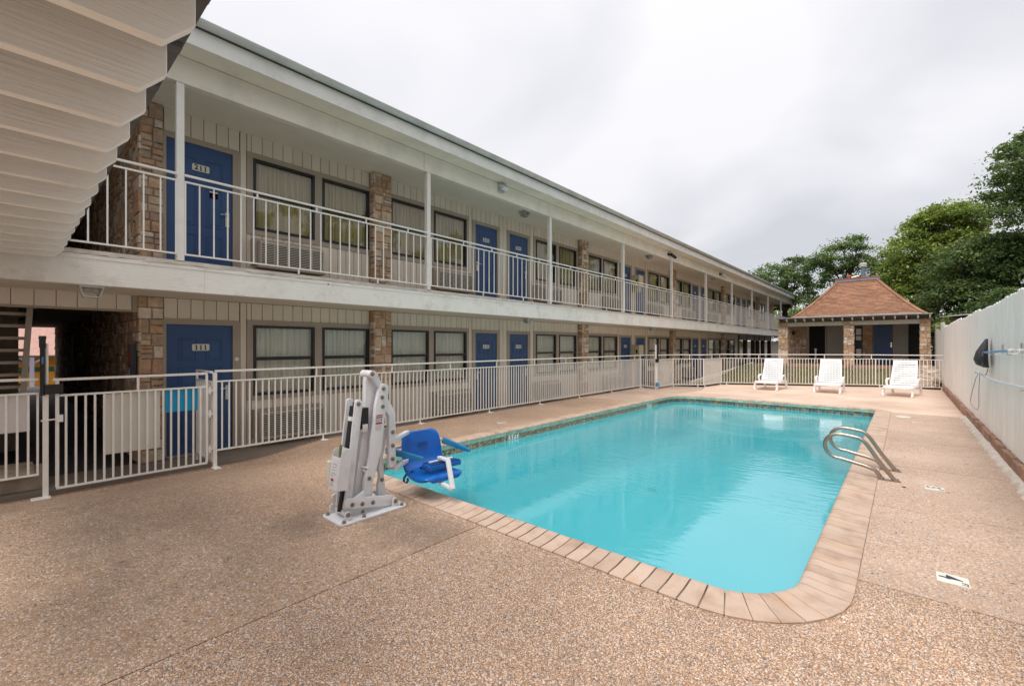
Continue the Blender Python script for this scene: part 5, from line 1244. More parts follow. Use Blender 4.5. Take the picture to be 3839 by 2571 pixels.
spots = [(-3.71, 17.83, R(-3), 'white plastic lounge chair, leftmost of the three behind the pool'), (-1.94, 18.05, R(0), 'white plastic lounge chair, middle one of the three behind the pool'), (-.17, 18.28, R(-10), 'white plastic lounge chair nearest the white board fence')]
for i, (x, y, a, lab) in enumerate(spots):
    o = ch0 if i == 0 else copy_tree(ch0)
    o.location = (x, y, .0); o.rotation_euler = (0, 0, a); tag(o, lab, 'lounge chair', 'white lounge chairs behind the pool')

# ------------------------------------------------------------------ lawn, rubble, terrace, bathhouse
xs = [-6.9 + .5 * i for i in range(16)] + [1.05]; ysl = [19.6 + .5 * i for i in range(22)]
sheet('lawn', xs, ysl, lambda x, y: -.10 + .62 * smooth01((y - 20) / 9.0) * (1 if x > -8.4 else 0), 'grass')
def lawn_z(x, y): return -.10 + .62 * smooth01((y - 20) / 9.0)
rng = random.Random(4); gm_ = MB()
for i in range(9000):
    x, y = rng.uniform(-6.8, 1), rng.uniform(20.5, 27.4)
    if y < 22.3 and x > (-5.5 + (y - 19.3) * 1.4): continue
    z = lawn_z(x, y); a = rng.uniform(0, 3.14); w = .012; h = rng.uniform(.03, .07); dx, dy = math.cos(a) * w, math.sin(a) * w
    gm_.add([(x - dx, y - dy, z), (x + dx, y + dy, z), (x + dy * 2, y - dx * 2, z + h)], [(0, 1, 2)])
gm_.build('grass_blades', 'grass', kind='stuff')
MB().bar((-6.95, 19.6, -.05), (-6.9, 30.0, .5), .12, .16).build('lawn_edging', 'concrete_pale', kind='structure')
rb = MB()
for i in range(230):
    x, y = rng.uniform(.05, 1.02), rng.uniform(22.35, 27.0); z = lawn_z(x, y) + .05 + .35 * max(0, (x - .1)) * rng.random()
    a = rng.uniform(-.5, .5); L = rng.uniform(.08, .22); W_ = rng.uniform(.06, .13); h = rng.uniform(.025, .06)
    rb.obox((x, y, z), (math.cos(a) * L, math.sin(a) * L, rng.uniform(-.04, .04)), (-math.sin(a) * W_, math.cos(a) * W_, rng.uniform(-.03, .03)), (0, 0, h))
rb.build('stone_rubble', 'rubble', kind='stuff', bevel=.012, seg=1)
ter = empty('terrace', (-2.2, 29, .2)); ter['kind'] = 'structure'
MB().box(-6.0, 1.02, 27.6, 34, -.1, .60).build('terrace_slab', 'concrete', ter)
for (ya, z0, z1) in ((27.22, .38, .47), (27.5, .48, .61)):
    x = -6.0
    MB().box(-6.0, 1.02, ya + .01, ya + .45, .1, z1 - .012).build('step_bed', 'mortar', ter)
    while x < 1.0: MB().box(x + .006, x + .20, ya, ya + .4, z0, z1).build('brick', 'brick_red', ter); x += .206
bh = empty('bathhouse', (-2.1, 31, .6), label='small stone bathhouse with a red hipped shingle roof, blue door and stone pillars', cat='building')
FZ = .6
for (x0, x1, sd) in ((-5.21, -4.76, 1), (-2.31, -1.91, 2), (.54, .905, 3)):
    o = MB().box(x0 + .015, x1 - .015, 28.03, 28.45, FZ, 2.83).build('stone_pillar', 'mortar', bh)
    stone_face(o, (x0, 28.03, FZ), (1, 0, 0), (0, 0, 1), (0, -1, 0), x1 - x0, 2.22, 300 + sd, True, .36)
    if sd != 3: stone_face(o, (x1 - .015, 28.03, FZ), (0, 1, 0), (0, 0, 1), (1, 0, 0), .42, 2.22, 310 + sd, False)
    if sd > 1: stone_face(o, (x0 + .015, 28.45, FZ), (0, -1, 0), (0, 0, 1), (-1, 0, 0), .42, 2.22, 320 + sd, False)
for (x0, x1) in ((-4.76, -2.31), (-1.91, .54)): MB().box(x0, x1, 28.06, 28.36, 2.62, 2.815).build('front_beam', 'beam_grey', bh)
for i in range(16):
    x = -5.16 + i * (5.16 + .87) / 15
    MB().prism([(27.72, 2.90), (27.72, 3.02), (30.4, 3.02), (30.4, 2.83), (27.80, 2.83)], 'x', x - .03, x + .03).build('rafter', 'beam_grey', bh)
MB().box(-5.25, .95, 27.66, 28.25, 3.022, 3.075).build('porch_roof', 'ridge_metal', bh)
MB().box(-5.25, .95, 28.25, 34.4, 3.022, 3.07).build('roof_deck', 'beam_grey', bh)
MB().box(-4.5, .62, 28.02, 28.08, 3.075, 3.12).build('roof_gutter', 'gutter_metal', bh)
for i in range(11): MB().box(-4.3 + i * .46, -4.285 + i * .46, 28.03, 28.05, 3.12, 3.18).build('gutter_strap', 'steel', bh)
MB().box(-5.1, .9, 30.62, 33.9, FZ, 3.02).build('bath_body', 'bath_grey', bh)
o = MB().box(-5.2, -4.25, 30.5, 30.60, FZ, 3.0).build('stone_wall', 'mortar', bh); stone_face(o, (-5.2, 30.5, FZ), (1, 0, 0), (0, 0, 1), (0, -1, 0), .95, 2.4, 331, True, .5)
o = MB().box(-1.75, -1.28, 30.5, 30.60, FZ, 3.0).build('stone_wall', 'mortar', bh); stone_face(o, (-1.75, 30.5, FZ), (1, 0, 0), (0, 0, 1), (0, -1, 0), .47, 2.4, 332, True, .5)
MB().box(-4.11, -3.36, 30.585, 30.61, FZ, 2.68).build('dark_doorway', 'dark_room', bh)
MB().box(-4.25, -4.12, 30.5, 30.61, FZ, 2.8).box(-3.36, -3.30, 30.52, 30.61, FZ, 2.8).build('doorway_frame', 'trim_taupe', bh)
tag(MB().cyl((-3.78, 30.3, FZ), (-3.78, 30.3, 1.35), .06, 12).cyl((-3.78, 30.3, 1.35), (-3.78, 30.3, 1.42), .075, 12).build('water_heater_stub', 'steel'), 'pale upright cylinder standing in the dark doorway of the bathhouse', 'cylinder')
for k, (x0, x1) in enumerate(((-3.28, -2.53), (-.37, .14))): MB().box(x0, x1, 30.56, 30.61, FZ, 2.8).build('wall_panel', 'bath_grey', bh)
MB().box(.16, .58, 30.57, 30.61, FZ, 2.66).build('dark_door', 'ac_dark', bh)
d = MB().box(-1.24, -.455, 30.55, 30.58, FZ + .02, 2.65)
for (a, b_) in ((-1.14, -.90), (-.79, -.55)):
    for (c, e_) in ((.75, 1.25), (1.35, 2.0), (2.1, 2.5)): d.box(a, b_, 30.543, 30.55, c, c + .02).box(a, b_, 30.543, 30.55, e_ - .02, e_).box(a, a + .02, 30.543, 30.55, c + .02, e_ - .02).box(b_ - .02, b_, 30.543, 30.55, c + .02, e_ - .02)
o = d.build('door', 'door_blue', bh); MB().box(-.55, -.49, 30.53, 30.55, 1.5, 1.75).cyl((-.52, 30.50, 1.66), (-.62, 30.50, 1.66), .015, 8).build('handle', 'steel', o)
MB().box(-1.27, -1.243, 30.53, 30.61, FZ, 2.72).box(-.452, -.37, 30.53, 30.61, FZ, 2.72).build('door_frame', 'trim_taupe', bh)
nbd = empty('notice_board', (-1.88, 30.4, .9), label='tall black notice board with white papers on the bathhouse porch', cat='notice board')
MB().box(-2.08, -1.69, 30.44, 30.49, .7, 2.6).build('board', 'black_plastic', nbd)
for (x0, x1, z0, z1) in ((-1.97, -1.75, 2.17, 2.50), (-1.97, -1.75, 1.88, 2.10), (-1.965, -1.75, .95, 1.40)): MB().box(x0, x1, 30.43, 30.439, z0, z1).build('paper', 'sign_white', nbd)
tag(MB().box(-4.95, -4.80, 30.35, 30.5, 2.28, 2.42).cyl((-4.875, 30.4, 2.28), (-4.875, 30.4, 2.2), .06, 10).build('wall_lamp', 'black_plastic'), 'black wall lamp on the stone wall of the bathhouse', 'wall lamp')

sr = empty('stair_rail', (-4.6, 28.6, FZ), label='thin brown handrail beside the left bathhouse pillar', cat='handrail')
for k in range(4): MB().cyl((-4.72 + .13 * k, 28.7, FZ), (-4.72 + .13 * k, 28.7, 1.50 - .04 * abs(k - 1.5)), .012, 6).build('baluster', 'hose_brown', sr)
MB().tube([(-4.72, 28.7, 1.3), (-4.5, 28.7, 1.5), (-4.33, 28.7, 1.48)], .015, 6).build('top_rail', 'hose_brown', sr)
# hipped roof with real courses of shingles
E0 = [(-4.58, 28.0, 3.06), (.78, 28.0, 3.06), (.78, 34.0, 3.06), (-4.58, 34.0, 3.06)]; RL, RR = (-2.82, 31.0, 5.17), (-1.12, 31.0, 5.17)
def flare(t): return t ** 1.18      # slight kick at the eave
def roof_pt(a, b, ra, rb_, t, u):
    lo = Vector(a).lerp(Vector(b), u); hi = Vector(ra).lerp(Vector(rb_), u); p = lo.lerp(hi, t); p.z = lo.z + (hi.z - lo.z) * flare(t); return p
rng = random.Random(12)
for (a, b, ra, rb_, nm) in ((E0[0], E0[1], RL, RR, 0), (E0[1], E0[2], RR, RR, 1), (E0[2], E0[3], RR, RL, 2), (E0[3], E0[0], RL, RL, 3)):
    m = MB(); rows = 27
    base = MB(); pv = []
    for r_ in range(rows):
        t0, t1 = r_ / rows, (r_ + 1.15) / rows; t1 = min(t1, 1)
        W0 = (Vector(b) - Vector(a)).length * (1 - t0) + (Vector(rb_) - Vector(ra)).length * t0
        nt = max(2, int(W0 / rng.uniform(.24, .32))); us = sorted([0] + [min(.99, max(.01, (k + rng.uniform(-.25, .25)) / nt)) for k in range(1, nt)] + [1])
        for u0, u1 in zip(us[:-1], us[1:]):
            g_ = .0025
            p = [roof_pt(a, b, ra, rb_, t, u) for t, u in ((t0, u0 + g_), (t0, u1 - g_), (t1, u1 - g_), (t1, u0 + g_))]
            n_ = (p[1] - p[0]).cross(p[3] - p[0]); n_ = n_.normalized() if n_.length > 1e-6 else Vector((0, 0, 1))
            th = rng.uniform(.014, .024)
            m.add([p[0] + n_ * th, p[1] + n_ * th, p[2] + n_ * .003, p[3] + n_ * .003, p[0], p[1]], [(0, 1, 2, 3), (0, 4, 5, 1)])
    m.build('shingle_rows', 'shingle_red', bh, kind='stuff')
    pv = [roof_pt(a, b, ra, rb_, t / 6, u) - Vector((0, 0, .01)) for t in range(7) for u in (0, 1)]
    MB().add(pv, [(2 * i, 2 * i + 1, 2 * i + 3, 2 * i + 2) for i in range(6)]).build('roof_deck', 'mortar', bh)
for (a, r_) in ((E0[0], RL), (E0[1], RR), (E0[2], RR), (E0[3], RL)):
    pts = [roof_pt(a, a, r_, r_, t / 16, 0) + Vector((0, 0, .02)) for t in range(17)]
    m = MB()
    for p, q in zip(pts[:-1], pts[1:]): m.bar(p, q + Vector((0, 0, .006)), .17, .022)
    m.build('hip_cap', 'shingle_red', bh)
MB().box(-2.95, -1.0, 30.90, 31.1, 5.14, 5.30).build('ridge_cap', 'ridge_metal', bh)
MB().box(-2.95, -1.0, 30.86, 31.14, 5.30, 5.325).build('ridge_cap', 'orange_cap', bh)
fl_ = MB().cyl((-1.71, 31.1, 5.25), (-1.70, 31.1, 5.92), .105, 18).build('flue', 'flue_blue', bh, smooth=True)
MB().cyl((-1.70, 31.1, 5.92), (-1.70, 31.1, 5.98), .15, 18).cyl((-1.70, 31.1, 6.0), (-1.70, 31.1, 6.03), .17, 18).cyl((-1.70, 31.1, 6.05), (-1.70, 31.1, 6.12), .16, 18).build('flue_cap', 'sign_cream', fl_)
MB().cyl((-2.32, 31.05, 5.3), (-2.32, 31.05, 5.42), .06, 12).cyl((-2.32, 31.05, 5.42), (-2.32, 31.05, 5.50), .12, 12).build('vent_cap', 'orange_cap', bh)
MB().tube([(-2.2, 31.0, 5.36), (-1.9, 31.0, 5.42), (-1.8, 31.0, 5.5)], .035, 8).build('duct', 'steel', bh)
# ------------------------------------------------------------------ lamps, cameras, cabinets on the motel
def box_lamp(c, label, w=.115, h=.11):
    x, y, z = c; e = empty('ceiling_lamp', c, label=label, cat='lamp', group='box lamps under the balcony ceilings')
    MB().box(x - w, x + w, y - w, y + w, z - .025, z).build('back_plate', 'lamp_frame', e)
    t, b_ = w * .92, w * .62; vs = [(x + i * t, y + j * t, z - .025) for i, j in ((-1, -1), (1, -1), (1, 1), (-1, 1))] + [(x + i * b_, y + j * b_, z - .025 - h) for i, j in ((-1, -1), (1, -1), (1, 1), (-1, 1))]
    MB().add([Vector(v) for v in vs], [(4, 5, 6, 7), (0, 1, 5, 4), (1, 2, 6, 5), (2, 3, 7, 6), (3, 0, 4, 7)]).build('lens', 'glass', e)
    fr = MB()
    for i in range(4):
        fr.bar(vs[i], vs[4 + i], .012, .012); fr.bar(vs[4 + i], vs[4 + (i + 1) % 4], .012, .012)
    fr.build('frame', 'lamp_frame', e)
    MB().cyl((x, y - .04, z - .03), (x, y - .04, z - .075), .022, 10).cyl((x, y + .04, z - .03), (x, y + .04, z - .075), .022, 10).build('bulb', 'sign_white', e)
box_lamp((-7.64, .69, 2.33), 'box lamp under the balcony edge nearest the camera')
box_lamp((-7.64, 9.30, 2.33), 'second box lamp under the balcony edge, in front of doors 112 and 113')
box_lamp((-7.64, 17.2, 2.33), 'third, far box lamp under the balcony edge, in front of door 115')
box_lamp((-7.82, 9.38, 5.262), 'box lamp on the upper ceiling between doors 212 and 213')
box_lamp((-7.80, 17.28, 5.262), 'box lamp on the upper ceiling before door 214')
box_lamp((-7.80, 25.4, 5.262), 'small far box lamp on the upper ceiling beyond the first camera')
box_lamp((-10.5, .25, 2.33), 'dark box lamp on the passage ceiling, nearer one'); box_lamp((-14.8, .1, 2.33), 'dark box lamp on the passage ceiling, farther one')
fl = empty('flood_light', (-7.38, 8.03, 5.45), label='grey flood light on the beam above door 212', cat='flood light')
MB().box(-7.455, -7.44, 7.93, 8.13, 5.42, 5.60).build('bracket', 'lamp_frame', fl); MB().obox((-7.36, 8.03, 5.46), (.05, 0, -.06), (0, .12, 0), (.035, 0, .03)).build('housing', 'lamp_frame', fl, bevel=.01)
MB().obox((-7.302, 8.03, 5.415), (.016, 0, -.02), (0, .10, 0), (.03, 0, .028)).build('lens', 'sign_white', fl)
MB().box(-7.44, -7.40, 7.95, 8.11, 5.34, 5.40).build('junction_box', 'lamp_frame', fl)
for (y, mt, lab) in ((18.56, 'black_plastic', 'black security camera on the balcony beam above the fifth post'), (25.5, 'camera_white', 'white faced security camera on the far part of the balcony beam')):
    e = empty('security_camera', (-7.36, y, 5.36), label=lab, cat='security camera')
    MB().cyl((-7.455, y - .2, 5.42), (-7.40, y - .2, 5.42), .06, 14).build('mount', 'black_plastic', e); MB().bar((-7.41, y - .2, 5.42), (-7.34, y - .05, 5.38), .03, .03).build('arm', 'black_plastic', e)
    MB().tube([(-7.36, y - .12, 5.42), (-7.27, y + .14, 5.31)], .065, 14).build('body', mt if mt == 'camera_white' else 'black_plastic', e, smooth=True); MB().tube([(-7.27, y + .14, 5.31), (-7.262, y + .16, 5.302)], .055, 14).build('lens', 'black_plastic', e)
for z, lab in ((3.70, 'cream wall box on the upper floor between doors 214 and 215'), (.82, 'cream wall box on the ground floor between doors 114 and 115')):
    e = empty('call_box', (-8.4, 17.3, z), label=lab, cat='call box')
    MB().box(-8.55, -8.15, 17.12, 17.52, z + .32, z + .79).build('cabinet', 'cabinet_cream', e, bevel=.01); MB().box(-8.54, -8.22, 17.25, 17.42, z + .12, z + .318).build('lower_box', 'cabinet_cream', e)
    MB().box(-8.30, -8.22, 17.115, 17.119, z + .45, z + .6).build('slot', 'ac_dark', e)
e = empty('fire_extinguisher', (-8.62, 1.2, 1.15), label='dark glass cased fire extinguisher on the passage corner wall', cat='fire extinguisher')
MB().box(-8.80, -8.60, 1.20, 1.27, 1.12, 1.62).build('case', 'black_plastic', e); MB().box(-8.76, -8.64, 1.195, 1.20, 1.33, 1.52).build('cylinder_front', 'light_red', e); MB().box(-8.77, -8.63, 1.192, 1.199, 1.15, 1.26).build('sticker', 'ink_grey', e)
tag(MB().cyl((-16.9, 1.16, .87), (-16.9, 1.16, 1.87), .04, 8).build('conduit', 'lamp_frame'), 'upright pale tube on the dark passage wall', 'tube')
# stair behind the passage opening
stc = empty('open_stair', (-9.2, -.4, 0), label='open tread stair seen in the shade behind the left fence', cat='stair')
MB().bar((-8.95, .20, 2.10), (-8.95, .12, .60), .06, .10, up=(1, 0, 0)).build('stringer', 'trim_taupe', stc)
for k in range(9):
    z = 2.02 - k * .165; MB().box(-9.5, -9.0, -1.5, .17 - .006 * k, z - .02, z + .02).build('tread', 'trim_taupe', stc)
tag(MB().box(-8.6, -8.0, -2.6, .33, -.19, .03).box(-8.6, -7.85, -2.6, .22, .03, .075).build('flagstone_step', 'flagstone', bevel=.02), 'rough flagstone step behind the fence left of the near gate', 'step')

# ------------------------------------------------------------------ yellow building and cars beyond the passage
yb = empty('yellow_building', (-50, 2, -1.8), label='yellow building with a pink shingle roof seen through the passage', cat='building')
MB().box(-56, -50, -12, 14, -1.9, .80).build('wall', 'yellow_stucco', yb); MB().box(-49.99, -49.95, -12, 14, -.42, -.08).build('green_band', 'green_paint', yb)
MB().prism([(-49.0, .78), (-49.0, .86), (-55.5, 4.3), (-62, .86), (-62, .78)], 'y', -13, 15).build('roof', 'shingle_pink', yb)
MB().box(-49.02, -48.95, -13, 15, .72, .80).build('roof_edge', 'green_paint', yb)
for y in (-6.6, -2.7, 1.2, 5.1):
    MB().box(-49.2, -48.95, y - .12, y + .12, -1.85, .78).bar((-49.1, y, .2), (-49.1, y - .7, .74), .12, .12).bar((-49.1, y, .2), (-49.1, y + .7, .74), .12, .12).build('post', 'lavender_post', yb)
MB().box(-49.9, -44, -12, 14, -1.86, -1.78).build('pale_walk', 'concrete_pale', kind='structure')
def car(loc, rz, mat, label, suv=True):
    e = empty('parked_car', loc, rz, label=label, cat='car', group='cars parked beyond the motel')
    H = 1.72 if suv else 1.45
    side = [(-2.25, .35), (-2.28, .75), (-2.2, .98), (-1.15, 1.06), (-.55, H - .12), (-.3, H), (1.5, H), (1.85, H - .1), (2.2, 1.05), (2.28, .7), (2.25, .35)]
    MB().prism(side, 'y', -.88, .88).build('body', mat, e, local=True, bevel=.05, smooth=True)
    for s_ in (-1, 1):
        MB().prism([(-.95, 1.08), (-.48, H - .13), (.3, H - .11), (.3, 1.08)], 'y', s_ * .885, s_ * .88).build('window', 'car_glass', e, local=True)
        MB().prism([(.4, 1.08), (.4, H - .11), (1.45, H - .11), (1.85, 1.08)], 'y', s_ * .885, s_ * .88).build('window', 'car_glass', e, local=True)
        for x in (-1.45, 1.4):
            w = MB().cyl((x, s_ * .72, .34), (x, s_ * .9, .34), .34, 20).build('wheel', 'tyre', e, local=True); MB().cyl((x, s_ * .9, .34), (x, s_ * .91, .34), .2, 12).build('rim', 'steel', w, local=True)
        MB().box(-2.29, -2.2, s_ * .62 - .18, s_ * .62 + .18, .78, .92).build('headlight', 'sign_white', e, local=True)
        MB().box(2.2, 2.29, s_ * .72 - .1, s_ * .72 + .1, .8, 1.0).build('tail_light', 'light_red', e, local=True)
    MB().add([(-1.18, -.75, 1.085), (-1.18, .75, 1.085), (-.6, .7, H - .12), (-.6, -.7, H - .12)], [(0, 1, 2, 3)]).build('windscreen', 'car_glass', e, local=True)
    MB().add([(2.19, -.75, 1.1), (2.19, .75, 1.1), (1.88, .7, H - .12), (1.88, -.7, H - .12)], [(0, 1, 2, 3)]).build('rear_window', 'car_glass', e, local=True)
gz = ground_z
car((-9.9, 52, gz(-9.9, 52)), R(100), 'car_silver', 'silver car parked behind the left bathhouse pillar, the nearest of the far cars')
car((-12.6, 51.5, gz(-12, 52)), R(85), 'car_white', 'white vehicle glimpsed between the dark columns')
car((-15.4, 53, gz(-15, 52)), R(95), 'car_silver', 'pale car farthest left between the dark columns')
car((-40, -.2, -1.35), R(90), 'car_white', 'white car glimpsed through the passage behind the stair')
tag(MB().box(-30, 12, 62, 62.3, .2, 2.1).build('far_wall', 'concrete_pale'), 'pale low wall far behind the parked cars', 'wall')

# ------------------------------------------------------------------ shed and vine behind the board fence
sh = empty('shed', (2.4, 27, 0), label='low shed with a thin metal roof behind the white fence', cat='shed')
MB().box(1.25, 4.5, 25.5, 29.5, 0, 2.72).build('wall', 'shed_wall', sh); MB().prism([(1.12, 2.74), (1.12, 2.78), (4.8, 3.10), (4.8, 3.06)], 'y', 25.2, 29.8).build('roof', 'steel', sh)

# ------------------------------------------------------------------ trees
def leaf_mesh(name, pts, size, mat, rng_, flat=.5):
    n = len(pts); a = rng_.random(n) * 6.283; s = size * (0.6 + .8 * rng_.random(n))
    nrm = rng_.normal(size=(n, 3)); nrm[:, 2] = np.abs(nrm[:, 2]) + flat; nrm /= np.linalg.norm(nrm, axis=1)[:, None]
    t = np.cross(nrm, np.stack([np.cos(a), np.sin(a), np.zeros(n)], 1)); t /= np.linalg.norm(t, axis=1)[:, None] + 1e-9; b = np.cross(nrm, t)
    V = np.stack([pts + t * s[:, None], pts + b * (s * .5)[:, None] - nrm * (s * .12)[:, None], pts - t * s[:, None], pts - b * (s * .5)[:, None] + nrm * (s * .12)[:, None]], 1).reshape(-1, 3)
    me = bpy.data.meshes.new(name); me.vertices.add(4 * n); me.vertices.foreach_set('co', V.ravel().astype(np.float32)); me.loops.add(4 * n); me.loops.foreach_set('vertex_index', np.arange(4 * n, dtype=np.int32))
    me.polygons.add(n); me.polygons.foreach_set('loop_start', np.arange(n, dtype=np.int32) * 4)
    try: me.polygons.foreach_set('loop_total', np.full(n, 4, dtype=np.int32))
    except Exception: pass
    me.materials.append(MATS[mat]); me.update(); me.validate(); return me
def tree(name, label, base, lobes, nleaf, size, mat, cat='tree', seed=1, clump=.55, group=None, trunk_r=.28, fork=.35, limbs=9, holes=.0):
    r_ = np.random.default_rng(seed); e = empty(name, base, label=label, cat=cat, group=group); B = np.array(base)
    vol = np.array([l[3] * l[4] * l[5] for l in lobes]) ** .8; vol /= vol.sum(); C = []
    ncl = max(12, nleaf // 150)
    for l, w in zip(lobes, vol):
        k = max(3, int(ncl * w)); d = r_.normal(size=(k, 3)); d /= np.linalg.norm(d, axis=1)[:, None]; rad = .45 + .55 * r_.random(k) ** .5
        C.append(np.array(l[:3]) + d * rad[:, None] * np.array(l[3:6]))
    C = np.concatenate(C); per = nleaf // len(C); P = []
    for c in C:
        s = clump * (.6 + .8 * r_.random()); d = r_.normal(size=(per, 3)) * np.array([s, s, s * .42]) * .6
        P.append(c + d)
    P = np.concatenate(P); me = leaf_mesh('crown', P - B, size, mat, r_)
    link('crown', me, tuple(B), e)
    top = np.array([np.mean([l[0] for l in lobes]), np.mean([l[1] for l in lobes]), 0]); zlo = min(l[2] - l[5] * .6 for l in lobes); zf = B[2] + (max(zlo, B[2] + 1.0) - B[2]) * .9
    m = MB(); fk = (B[0] + (top[0] - B[0]) * .3, B[1] + (top[1] - B[1]) * .3, zf)
    m.tube([tuple(B), (B[0] + .05, B[1], B[2] + (zf - B[2]) * .5), fk], [trunk_r * 1.25, trunk_r, trunk_r * .85], 10)
    rr = random.Random(seed)
    for k in range(limbs):
        l = lobes[k % len(lobes)]; tgt = Vector((l[0] + rr.uniform(-.5, .5) * l[3], l[1] + rr.uniform(-.5, .5) * l[4], l[2] + rr.uniform(-.2, .7) * l[5])); f = Vector(fk)
        mid_ = f.lerp(tgt, .5) + Vector((rr.uniform(-.5, .5), rr.uniform(-.5, .5), rr.uniform(-.1, .6)))
        m.tube([f, f.lerp(mid_, .5) + Vector((0, 0, .15)), mid_, tgt], [trunk_r * .6, trunk_r * .42, trunk_r * .28, trunk_r * .1], 7)
        for q in range(3):
            t2 = tgt + Vector((rr.uniform(-1, 1) * l[3] * .6, rr.uniform(-1, 1) * l[4] * .6, rr.uniform(-.3, .6) * l[5])); m.tube([mid_, mid_.lerp(t2, .5) + Vector((0, 0, .2)), t2], [trunk_r * .22, trunk_r * .12, trunk_r * .04], 5)
    m.build('trunk', 'bark', e, smooth=True)
    return e
TG = 'trees beyond the bathhouse'
tree('oak_tree', 'dark spreading oak left of the bathhouse roof, behind the end of the motel', (-8.2, 47, .3), [(-8.6, 46, 7.6, 2.2, 2, 1.3), (-7.4, 46.5, 8.6, 1.3, 1.5, .9), (-9.8, 46, 6.9, 1.6, 1.6, .8), (-7.0, 46, 6.9, 1.3, 1.5, 1.0), (-8.8, 46, 5.6, 1.6, 1.5, .9), (-6.5, 45.6, 5.8, .9, 1.2, .8)], 16625, 0.091, 'leaf_oak', seed=3, clump=.5, group=TG)
tree('oak_tree', 'dark oak standing directly behind the bathhouse flue', (-3.6, 46, .3), [(-4.0, 45, 8.8, 1.7, 1.8, 1.0), (-2.8, 45, 9.6, 1.4, 1.5, .8), (-5.3, 45, 8.3, 1.2, 1.3, .8), (-2.5, 45, 8.0, 1.1, 1.4, 1.0), (-4.3, 45, 6.9, 1.6, 1.6, .9), (-2.6, 45, 6.6, 1.5, 1.5, .8), (-5.2, 45, 5.2, 1.0, 1.2, .5), (-3.4, 45.4, 5.0, 1.8, 1.4, 1.3), (-1.8, 45.2, 5.8, 1.2, 1.2, .9)], 20125, 0.091, 'leaf_oak', seed=5, clump=.5, group=TG)
tree('oak_tree', 'thin topped tree in the gap right of the bathhouse flue', (-.9, 45, .3), [(-.65, 44, 8.3, .7, .8, 1.0), (-.4, 44, 7.0, 1.1, 1.0, 1.0), (-1.2, 44, 5.6, 1.0, 1.0, .9)], 7875, 0.084, 'leaf_mid', seed=7, clump=.42, group=TG, trunk_r=.18)
tree('leafy_tree', 'bright yellow green tree rising behind the bathhouse and the white fence', (1.6, 39.5, .3), [(1.5, 38.2, 8.8, 1.5, 1.8, 1.3), (2.6, 38.5, 9.3, 1.3, 1.6, 1.0), (.4, 38, 7.6, 1.2, 1.6, 1.1), (-.2, 38, 6.2, .9, 1.5, .9), (1.0, 37.4, 5.9, 1.5, 1.2, 1.1), (0.2, 37.4, 4.6, 1.0, 1.2, .8), (2.2, 38, 7.2, 1.6, 1.4, 1.2), (-.3, 37.4, 3.6, .8, 1.0, .8)], 38500, 0.099, 'leaf_bright', seed=9, clump=.5, group=TG)
tree('leafy_tree', 'mid green tree filling the space over the white fence', (3.3, 35.6, .3), [(2.5, 34.8, 5.9, 1.5, 1.4, 1.3), (3.6, 35, 6.6, 1.4, 1.4, 1.2), (4.6, 35, 5.3, 1.5, 1.4, 1.4), (1.7, 34.5, 4.4, 1.2, 1.2, 1.0), (3.1, 34.6, 4.2, 1.6, 1.2, 1.1), (1.0, 34.6, 3.2, .9, 1.0, .8), (4.4, 34.6, 3.6, 1.4, 1.2, 1.2), (5.4, 35, 6.6, 1.2, 1.4, 1.4)], 42000, 0.091, 'leaf_mid', seed=11, clump=.48, group=TG)
tree('oak_tree', 'tall dark oak at the right edge, highest of the trees', (5.6, 34, .3), [(4.3, 33, 10.6, 1.1, 1.4, 1.1), (5.3, 33.3, 11.6, 1.4, 1.5, .9), (3.7, 33, 9.6, .75, 1.1, .8), (5.2, 33, 9.2, 1.3, 1.4, 1.2), (4.2, 33, 8.3, 1.0, 1.2, .9), (6.2, 33.6, 10.4, 1.3, 1.4, 1.6), (6.2, 33.5, 8.0, 1.2, 1.4, 1.4)], 29750, 0.076, 'leaf_oak', seed=13, clump=.42, group=TG, trunk_r=.35)
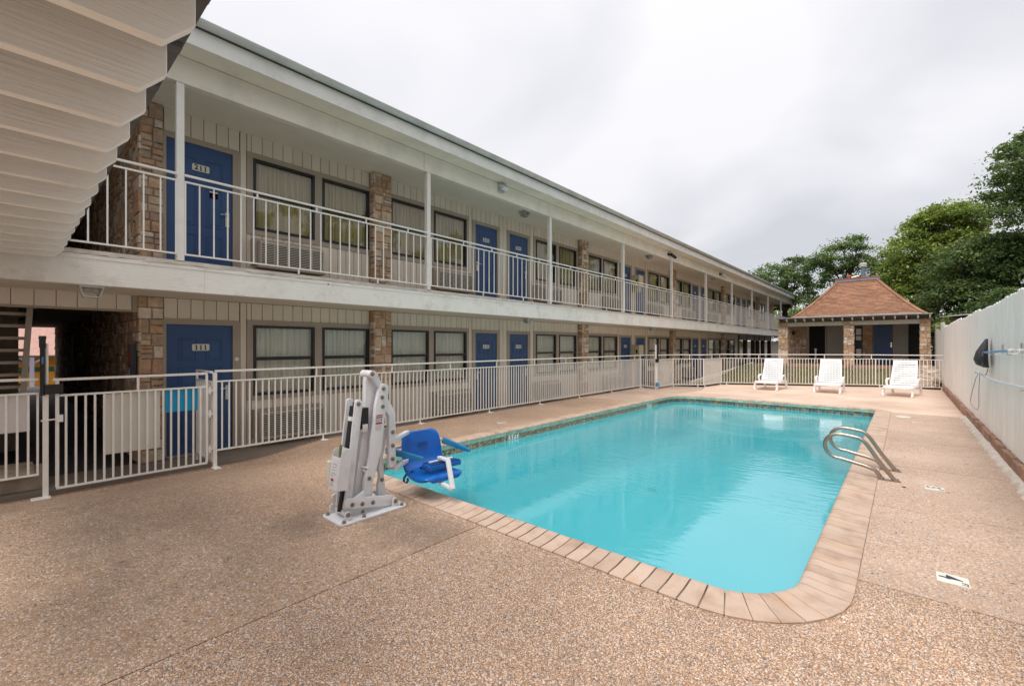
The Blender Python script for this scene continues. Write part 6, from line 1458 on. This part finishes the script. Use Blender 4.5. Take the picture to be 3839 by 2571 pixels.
tree('hedge_tree', 'low dark green tree mass right behind the white fence', (3.4, 31.8, .2), [(1.9, 31.5, 2.2, .9, .9, .9), (3.2, 31.6, 2.7, 1.2, 1.0, 1.3), (4.4, 31.8, 3.3, 1.2, 1.0, 1.5), (1.3, 31.8, 1.8, .5, .8, .8)], 19250, 0.076, 'leaf_dark', seed=15, clump=.4, group=TG, trunk_r=.15)
tree('leafy_tree', 'light green tree seen through the open end of the upper balcony', (-13.5, 63, .4), [(-13, 62, 4.6, 3, 2, 2.6), (-9.5, 62, 4.2, 3, 2, 2.3), (-16.5, 62, 4, 2.6, 2, 2.2)], 15750, 0.152, 'leaf_bright', seed=17, clump=.8, group=TG)
tree('shrub', 'green shrub at the left rear of the bathhouse below the oaks', (-5.8, 41, .3), [(-5.9, 40.6, 2.4, 1.3, 1.0, 1.6), (-4.6, 41, 3.4, 1.4, 1.0, 1.3)], 8750, 0.084, 'leaf_mid', cat='shrub', seed=19, clump=.4, group=TG, trunk_r=.12)
tree('climbing_vine', 'green climbing vine sprouting over the white fence beside the bathhouse', (1.16, 24.5, .3), [(1.14, 24.6, 2.60, .10, .25, .22), (1.12, 24.3, 2.35, .12, .35, .14)], 665, 0.034, 'leaf_bright', cat='vine', seed=23, clump=.10, trunk_r=.015, limbs=3)
# trees on the near side of the court, mirrored in the windows and the water
NEARL = ['tall tree outside the board fence opposite the gate with the cyan sign', 'tall tree outside the board fence opposite the pool lift', 'tall tree outside the board fence opposite the grab rails', 'tall tree outside the board fence opposite the skimmer cover', 'tall tree outside the board fence beside the lounge chairs', 'tall tree outside the board fence behind the camera']
for i, (x, y, h) in enumerate(((12, .5, 12), (13.5, 6.5, 13), (12, 12.5, 11.5), (13.5, 18.5, 13), (12.5, 25, 12), (13, -6, 12))):
    q = random.Random(i)
    tree('leafy_tree', NEARL[i], (x, y, 0), [(x, y, h * .70, 2.7, 3.0, h * .22), (x + .6, y + 2.2 + q.uniform(-.4, .4), h * .56, 2.0, 2.2, h * .14), (x - .4, y - 2.2, h * .52, 2.0, 2.2, h * .13), (x - 1, y + .6, h * .42, 1.4, 1.6, h * .08), (x, y, 2.2, 1.6, 2.4, 1.0)],
         5000, .20, 'leaf_oak', seed=40 + i, clump=.7, group='trees outside the board fence', trunk_r=.3)
